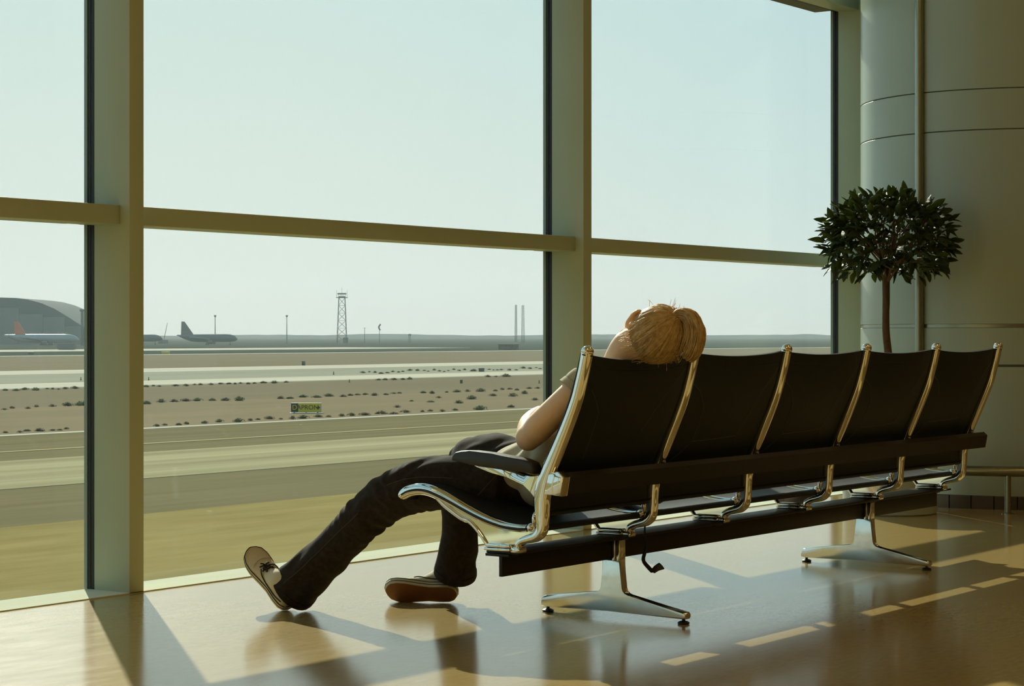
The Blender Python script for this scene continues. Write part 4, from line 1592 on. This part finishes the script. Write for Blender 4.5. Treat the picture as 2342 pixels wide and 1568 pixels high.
far_box('equipment_box', 694, 836, 8, 10, 'grey', 'small grey box left of the far runway band, above the sign')
far_box('equipment_box', 1101, 850, 13, 8, 'grey', 'wide grey box on the scrubby island near the middle mullion')
far_box('equipment_box', 70, 811, 11, 6, 'grey', 'small grey box in front of the hangar')
far_box('equipment_box', 378, 810, 17, 6, 'signyellow', 'low yellowish box below the dark-tailed airliner')
far_box('marker_box', 1055, 877, 6, 8, 'scrub', 'small dark marker on the far taxiway band', 'marker')
far_box('building', 1163, 800, 46, 12, 'scrub2', 'low flat-roofed hut below the two antenna masts', 'building')
far_box('building', 150, 800, 40, 14, 'hangar2', 'low tan shed in front of the hangar', 'building')
for px, py, lb in ((799, 875, 'small dark edge light on the far taxiway, right of the sign'), (1233, 877, 'small dark edge light close to the middle mullion'),
                   (763, 857, 'small dark edge light at the start of the scrubby island'), (185, 870, 'small dark edge light beside the left mullion, left side'), (340, 870, 'small dark edge light beside the left mullion, right side')):
    Z = (EH - GZ) * F_ / (py - 765)
    p = far(px, Z)
    k = Z / F_
    bm = bmesh.new()
    lathe(bm, [(0, 0), (2.6 * k, 0), (2.0 * k, 1.5 * k), (1.1 * k, 2.5 * k), (1.1 * k, 7 * k), (.6 * k, 8 * k), (0, 8 * k)], p, 10)
    tag(fin(bm, 'edge_light', M['scrub']), lb, 'light')


# masts, towers
def lattice(name, px, Z, ytop, ybase, wb, wt, label, cat, platform=False, mat='tower'):
    k = Z / F_
    p = far(px, Z)
    H_ = upz(ytop, Z) - GZ
    o = empty(name, p, label, cat)
    R_ = Matrix((ex, ey, V((0, 0, 1)))).transposed().to_4x4()
    R_.translation = p
    hb, ht = wb * k / 2, wt * k / 2
    n = max(6, int(H_ / (wb * k * .75)))
    th = max(.10, .55 * k)
    cor = lambda s1, s2, t: R_ @ V((s1 * (hb + (ht - hb) * t), s2 * (hb + (ht - hb) * t), H_ * t))
    for s1 in (1, -1):
        for s2 in (1, -1):
            tube_obj('leg', M[mat], o, [cor(s1, s2, 0), cor(s1, s2, 1)], [th, th], 5)
    bm = bmesh.new()
    S4 = [(1, 1), (1, -1), (-1, -1), (-1, 1)]
    for i in range(n):
        t0, t1 = i / n, (i + 1) / n
        for q in range(4):
            a, b = S4[q], S4[(q + 1) % 4]
            sweep(bm, [cor(*a, t0), cor(*b, t1)], [th * .6, th * .6], 4, caps=False)
            sweep(bm, [cor(*b, t0), cor(*a, t1)], [th * .6, th * .6], 4, caps=False)
            sweep(bm, [cor(*a, t1), cor(*b, t1)], [th * .5, th * .5], 4, caps=False)
    fin(bm, 'bracing', M[mat], o)
    return o, R_, H_, k


o, R_, H_, k = lattice('lattice_tower', 782, 1350, 681, 785, 22, 14, 'tall lattice tower with a flat platform on top, in the middle window', 'tower')
bm = bmesh.new()
box(bm, -12.5 * k, 12.5 * k, -12 * k, 12 * k, H_, H_ + 1.4 * k, M=R_)
fin(bm, 'platform', M['tower'], o)
bm = bmesh.new()
box(bm, -9.5 * k, 9.5 * k, -9 * k, 9 * k, H_ + 8 * k, H_ + 11 * k, M=R_)
fin(bm, 'roof', M['tower'], o)
bm = bmesh.new()
box(bm, -7 * k, 7 * k, -7 * k, 7 * k, H_, H_ + 4 * k, M=R_)
fin(bm, 'cabin', M['hangar2'], o)
for dx, hgt, nm in ((0, 24, 'antenna'), (-12, 18, 'antenna'), (12, 18, 'antenna'), (-8, 8, 'strut'), (8, 8, 'strut'), (-3, 8, 'strut'), (3, 8, 'strut')):
    tube_obj(nm, M['tower'], o, [R_ @ V((dx * k, 0, H_)), R_ @ V((dx * k, 0, H_ + hgt * k))], [.35 * k, .3 * k], 5)
bm = bmesh.new()
box(bm, 3 * k, 14 * k, -5 * k, 5 * k, 0, 13 * k, M=R_)
fin(bm, 'base_hut', M['grey'], o)
lattice('antenna_mast', 1180, 1500, 697, 783, 5, 3.0, 'left one of the two thin lattice antenna masts', 'mast')
lattice('antenna_mast', 1196, 1480, 698, 783, 6.5, 4.0, 'right one of the two thin lattice antenna masts', 'mast')


def lamp_mast(px, Z, ytop, label):
    k = Z / F_
    p = far(px, Z)
    H_ = upz(ytop, Z) - GZ
    o = empty('floodlight_mast', p, label, 'mast')
    tube_obj('pole', M['tower'], o, [p, p + V((0, 0, H_))], [1.2 * k, .7 * k], 8)
    bm = bmesh.new()
    lathe(bm, [(0, -2.2 * k), (1.0 * k, -2.2 * k), (2.6 * k, 0), (2.6 * k, 2.6 * k), (1.5 * k, 3.0 * k), (0, 3.0 * k)], p + V((0, 0, H_)), 10)
    fin(bm, 'lamp_head', M['tower'], o)


lamp_mast(492, 1250, 723, 'tall floodlight mast behind the dark-tailed airliner')
lamp_mast(656, 1300, 723, 'tall floodlight mast left of the lattice tower')
o, R_, H_, k = lattice('lattice_mast', 188, 1050, 712, 790, 4.5, 4.0, 'lattice floodlight mast beside the hangar', 'mast')
bm = bmesh.new()
box(bm, -5 * k, 5 * k, -3 * k, 3 * k, H_, H_ + 5 * k, M=R_)
fin(bm, 'lamp_head', M['tower'], o)


def pole(name, px, Z, ytop, label, cat, lean=0.0):
    k = Z / F_
    p = far(px, Z)
    H_ = upz(ytop, Z) - GZ
    o = empty(name, p, label, cat)
    top = p + ex * (lean * k) + V((0, 0, H_))
    tube_obj('boom' if lean else 'pole', M['tower'], o, [p, top], [.9 * k, .5 * k], 6)
    return o, p, H_, k, top


o, p, H_, k, top = pole('crane', 373, 1300, 738, 'leaning crane boom left of the dark tail fin', 'crane', 10)
bm = bmesh.new()
box(bm, p.x - 2.5, p.x + 2.5, p.y - 2, p.y + 2, GZ, GZ + 2.6, bevel=.2)
fin(bm, 'body', M['grey'], o)
o, p, H_, k, top = pole('radar_mast', 868, 1400, 752, 'short mast with a curved radar dish right of the lattice tower', 'mast')
bm = bmesh.new()
pth = crom([top + V((0, 0, -3 * k)) + ex * (1.5 * k), top + ex * (-1.5 * k) + V((0, 0, 3 * k)), top + ex * (-.5 * k) + V((0, 0, 7 * k)), top + ex * (2.5 * k) + V((0, 0, 11 * k))], 4)
sweep(bm, pth, (1.8 * k), 8)
fin(bm, 'dish', M['tower'], o)
o, p, H_, k, top = pole('wind_mast', 834, 1400, 750, 'thin pole with a short cross-arm near the radar mast', 'mast')
tube_obj('cross_arm', M['tower'], o, [top - ex * 2.5 * k, top + ex * 2.5 * k], [.5 * k, .5 * k], 5)
o, p, H_, k, top = pole('water_tower', 937, 1400, 766, 'small water tank on legs on the plain', 'tower')
bm = bmesh.new()
lathe(bm, [(0, 0), (3.4 * k, 0), (3.4 * k, 4 * k), (0, 5 * k)], top + V((0, 0, -1.5 * k)), 12)
fin(bm, 'tank', M['tower'], o)
for q in (-2, 2):
    tube_obj('leg', M['tower'], o, [p + ex * q * k * 1.2, top + ex * q * k], [.5 * k, .5 * k], 5)

# hangar with an arched roof
HZ = 1180.0
k = HZ / F_
hb = far(0, HZ)
hangar = empty('hangar', far(60, HZ), 'huge arched hangar at the far left of the airfield', 'building')
RH = Matrix((ex, ey, V((0, 0, 1)))).transposed().to_4x4()
RH.translation = far(0, HZ)
arch = [(-180, 762), (-150, 720), (-110, 697), (-60, 684), (0, 680), (35, 681), (65, 685), (95, 693), (125, 706), (155, 724), (180, 740), (205, 757), (228, 775)]
bm = bmesh.new()
top = [(x * k, upz(y, HZ) - GZ) for x, y in arch]
fr_, bk_ = [], []
for x, z in top:
    fr_.append((bm.verts.new(RH @ V((x, 0, 0))), bm.verts.new(RH @ V((x, 0, z)))))
    bk_.append((bm.verts.new(RH @ V((x, 90, 0))), bm.verts.new(RH @ V((x, 90, z)))))
for i in range(len(top) - 1):
    bm.faces.new((fr_[i][0], fr_[i + 1][0], fr_[i + 1][1], fr_[i][1]))
    bm.faces.new((bk_[i][0], bk_[i][1], bk_[i + 1][1], bk_[i + 1][0]))
    bm.faces.new((fr_[i][1], fr_[i + 1][1], bk_[i + 1][1], bk_[i][1]))
for i in (0, -1):
    bm.faces.new((fr_[i][0], fr_[i][1], bk_[i][1], bk_[i][0]))
fin(bm, 'shell', M['hangar'], hangar, angle=30)
for x0, x1, yt in ((-130, -45, 718), (-45, 45, 704), (45, 100, 718), (100, 150, 725), (150, 190, 746)):
    bm = bmesh.new()
    box(bm, x0 * k, x1 * k - .3, -1.2, -.02, 0, upz(yt, HZ) - GZ, M=RH)
    fin(bm, 'sliding_door', M['hangar2'], hangar)


# airliners, nose to the right
def airliner(px_nose, px_tail, Z, ybelly, ytop_f, ytop_tail, fin_mat, body_mat, label, tail_from, wing=True):
    k = Z / F_
    o = empty('airliner', far((px_nose + px_tail) / 2, Z), label, 'aircraft')
    RA = Matrix((ex, ey, V((0, 0, 1)))).transposed().to_4x4()
    # fuselage heading: nose to the right and slightly towards us
    L = (px_nose - px_tail) * k
    RA = RA @ Matrix.Identity(4)
    RA.translation = far(px_tail, Z)
    zb, zt = upz(ybelly, Z) - GZ, upz(ytop_f, Z) - GZ
    r = (zt - zb) / 2
    zc_ = (zt + zb) / 2
    prof = [(0.0, .10, .75), (.06, .35, .55), (.14, .65, .30), (.25, .93, .05), (.35, 1, 0), (.80, 1, 0), (.88, .95, -.02), (.94, .75, -.12), (.98, .42, -.26), (1.0, .08, -.34)]
    bm = bmesh.new()
    pth = [RA @ V((t * L, 0, zc_ + dz * r)) for t, s, dz in prof]
    sweep(bm, pth, [max(.05, s * r) for t, s, dz in prof], 18, ref=ey)
    fin(bm, 'fuselage', M[body_mat], o)
    # tail fin
    zt2 = upz(ytop_tail, Z) - GZ
    x0, x1, x2, x3 = [q * k for q in tail_from]
    bm = bmesh.new()
    for dy in (-.25, .25):
        pass
    poly = [(x0, zt - r * .3), (x1, zt2), (x2, zt2), (x3, zt - r * .15)]
    a = [bm.verts.new(RA @ V((x, -.28, z))) for x, z in poly]
    b = [bm.verts.new(RA @ V((x, .28, z))) for x, z in poly]
    bm.faces.new(a)
    bm.faces.new(b[::-1])
    for i in range(4):
        bm.faces.new((a[i], b[i], b[(i + 1) % 4], a[(i + 1) % 4]))
    fin(bm, 'tail_fin', M[fin_mat], o)
    for s in (1, -1):
        # tailplane and wing, one each side
        for nm, xr0, xr1, span, sweepback, zz, thk in (('tailplane', .05 * L, .14 * L, .19 * L, .09 * L, zc_ + r * .35, .18), ('wing', .40 * L, .58 * L, .46 * L, .24 * L, zc_ - r * .45, .35)):
            poly = [(xr0, 0), (xr1, 0), (xr1 - sweepback, s * span), (xr1 - sweepback - (xr1 - xr0) * .35, s * span)]
            bm = bmesh.new()
            a = [bm.verts.new(RA @ V((x, y, zz + abs(y) * .09))) for x, y in poly]
            b = [bm.verts.new(RA @ V((x, y, zz + thk + abs(y) * .09))) for x, y in poly]
            bm.faces.new(a)
            bm.faces.new(b[::-1])
            for i in range(4):
                bm.faces.new((a[i], b[i], b[(i + 1) % 4], a[(i + 1) % 4]))
            fin(bm, nm, M['plane_white'], o)
        bm = bmesh.new()
        ec = [V((.53 * L, s * .17 * L, zc_ - r * 1.05)), V((.545 * L, s * .17 * L, zc_ - r * 1.05)), V((.60 * L, s * .17 * L, zc_ - r * 1.05)), V((.615 * L, s * .17 * L, zc_ - r * 1.05))]
        sweep(bm, [RA @ q for q in ec], [r * .30, r * .46, r * .52, r * .46], 12, ref=ey)
        fin(bm, 'engine', M['plane_dark'], o)
        gx = .50 * L
        bm = bmesh.new()
        sweep(bm, [RA @ V((gx, s * r * 1.2, 0)), RA @ V((gx, s * r * 1.2, zb + r * .4))], [.22, .25], 6)
        ball(bm, RA @ V((gx, s * r * 1.2, .55)), (.55, .55, .55), u=10, v=8)
        fin(bm, 'main_gear', M['plane_dark'], o)
    bm = bmesh.new()
    sweep(bm, [RA @ V((.88 * L, 0, 0)), RA @ V((.88 * L, 0, zb + r * .4))], [.2, .2], 6)
    ball(bm, RA @ V((.88 * L, 0, .45)), (.45, .45, .45), u=10, v=8)
    fin(bm, 'nose_gear', M['plane_dark'], o)
    return o


airliner(543, 405, 1120, 782, 763.5, 735, 'plane_dark', 'plane_dark', 'dark airliner with a dark tail fin right of the left mullion', (9, 10, 17, 38))
airliner(372, 232, 1150, 781, 764, 741, 'plane_dark', 'plane_dark', 'airliner half hidden by the left mullion, only its nose showing', (9, 10, 17, 38))
airliner(181, 10, 1080, 784, 763.5, 735, 'plane_orange', 'plane_white', 'pale airliner with an orange tail fin in front of the hangar', (24, 22, 32, 50))

# ------------------------------------------------------------------ thin dusty haze over the airfield
hm = bpy.data.materials.new('haze')
hm.use_nodes = True
hn = hm.node_tree
hn.nodes.clear()
ho = hn.nodes.new('ShaderNodeOutputMaterial')
hv = hn.nodes.new('ShaderNodeVolumeScatter')
hv.inputs['Color'].default_value = (0.90, 1.0, 0.98, 1)
hv.inputs['Density'].default_value = 0.00016
hv.inputs['Anisotropy'].default_value = 0.15
hn.links.new(hv.outputs[0], ho.inputs['Volume'])
bm = bmesh.new()
box(bm, -3000, 7000, 30, 7000, GZ - .2, 220)
tag(fin(bm, 'haze', hm), 'thin dusty haze lying over the airfield', kind='stuff')
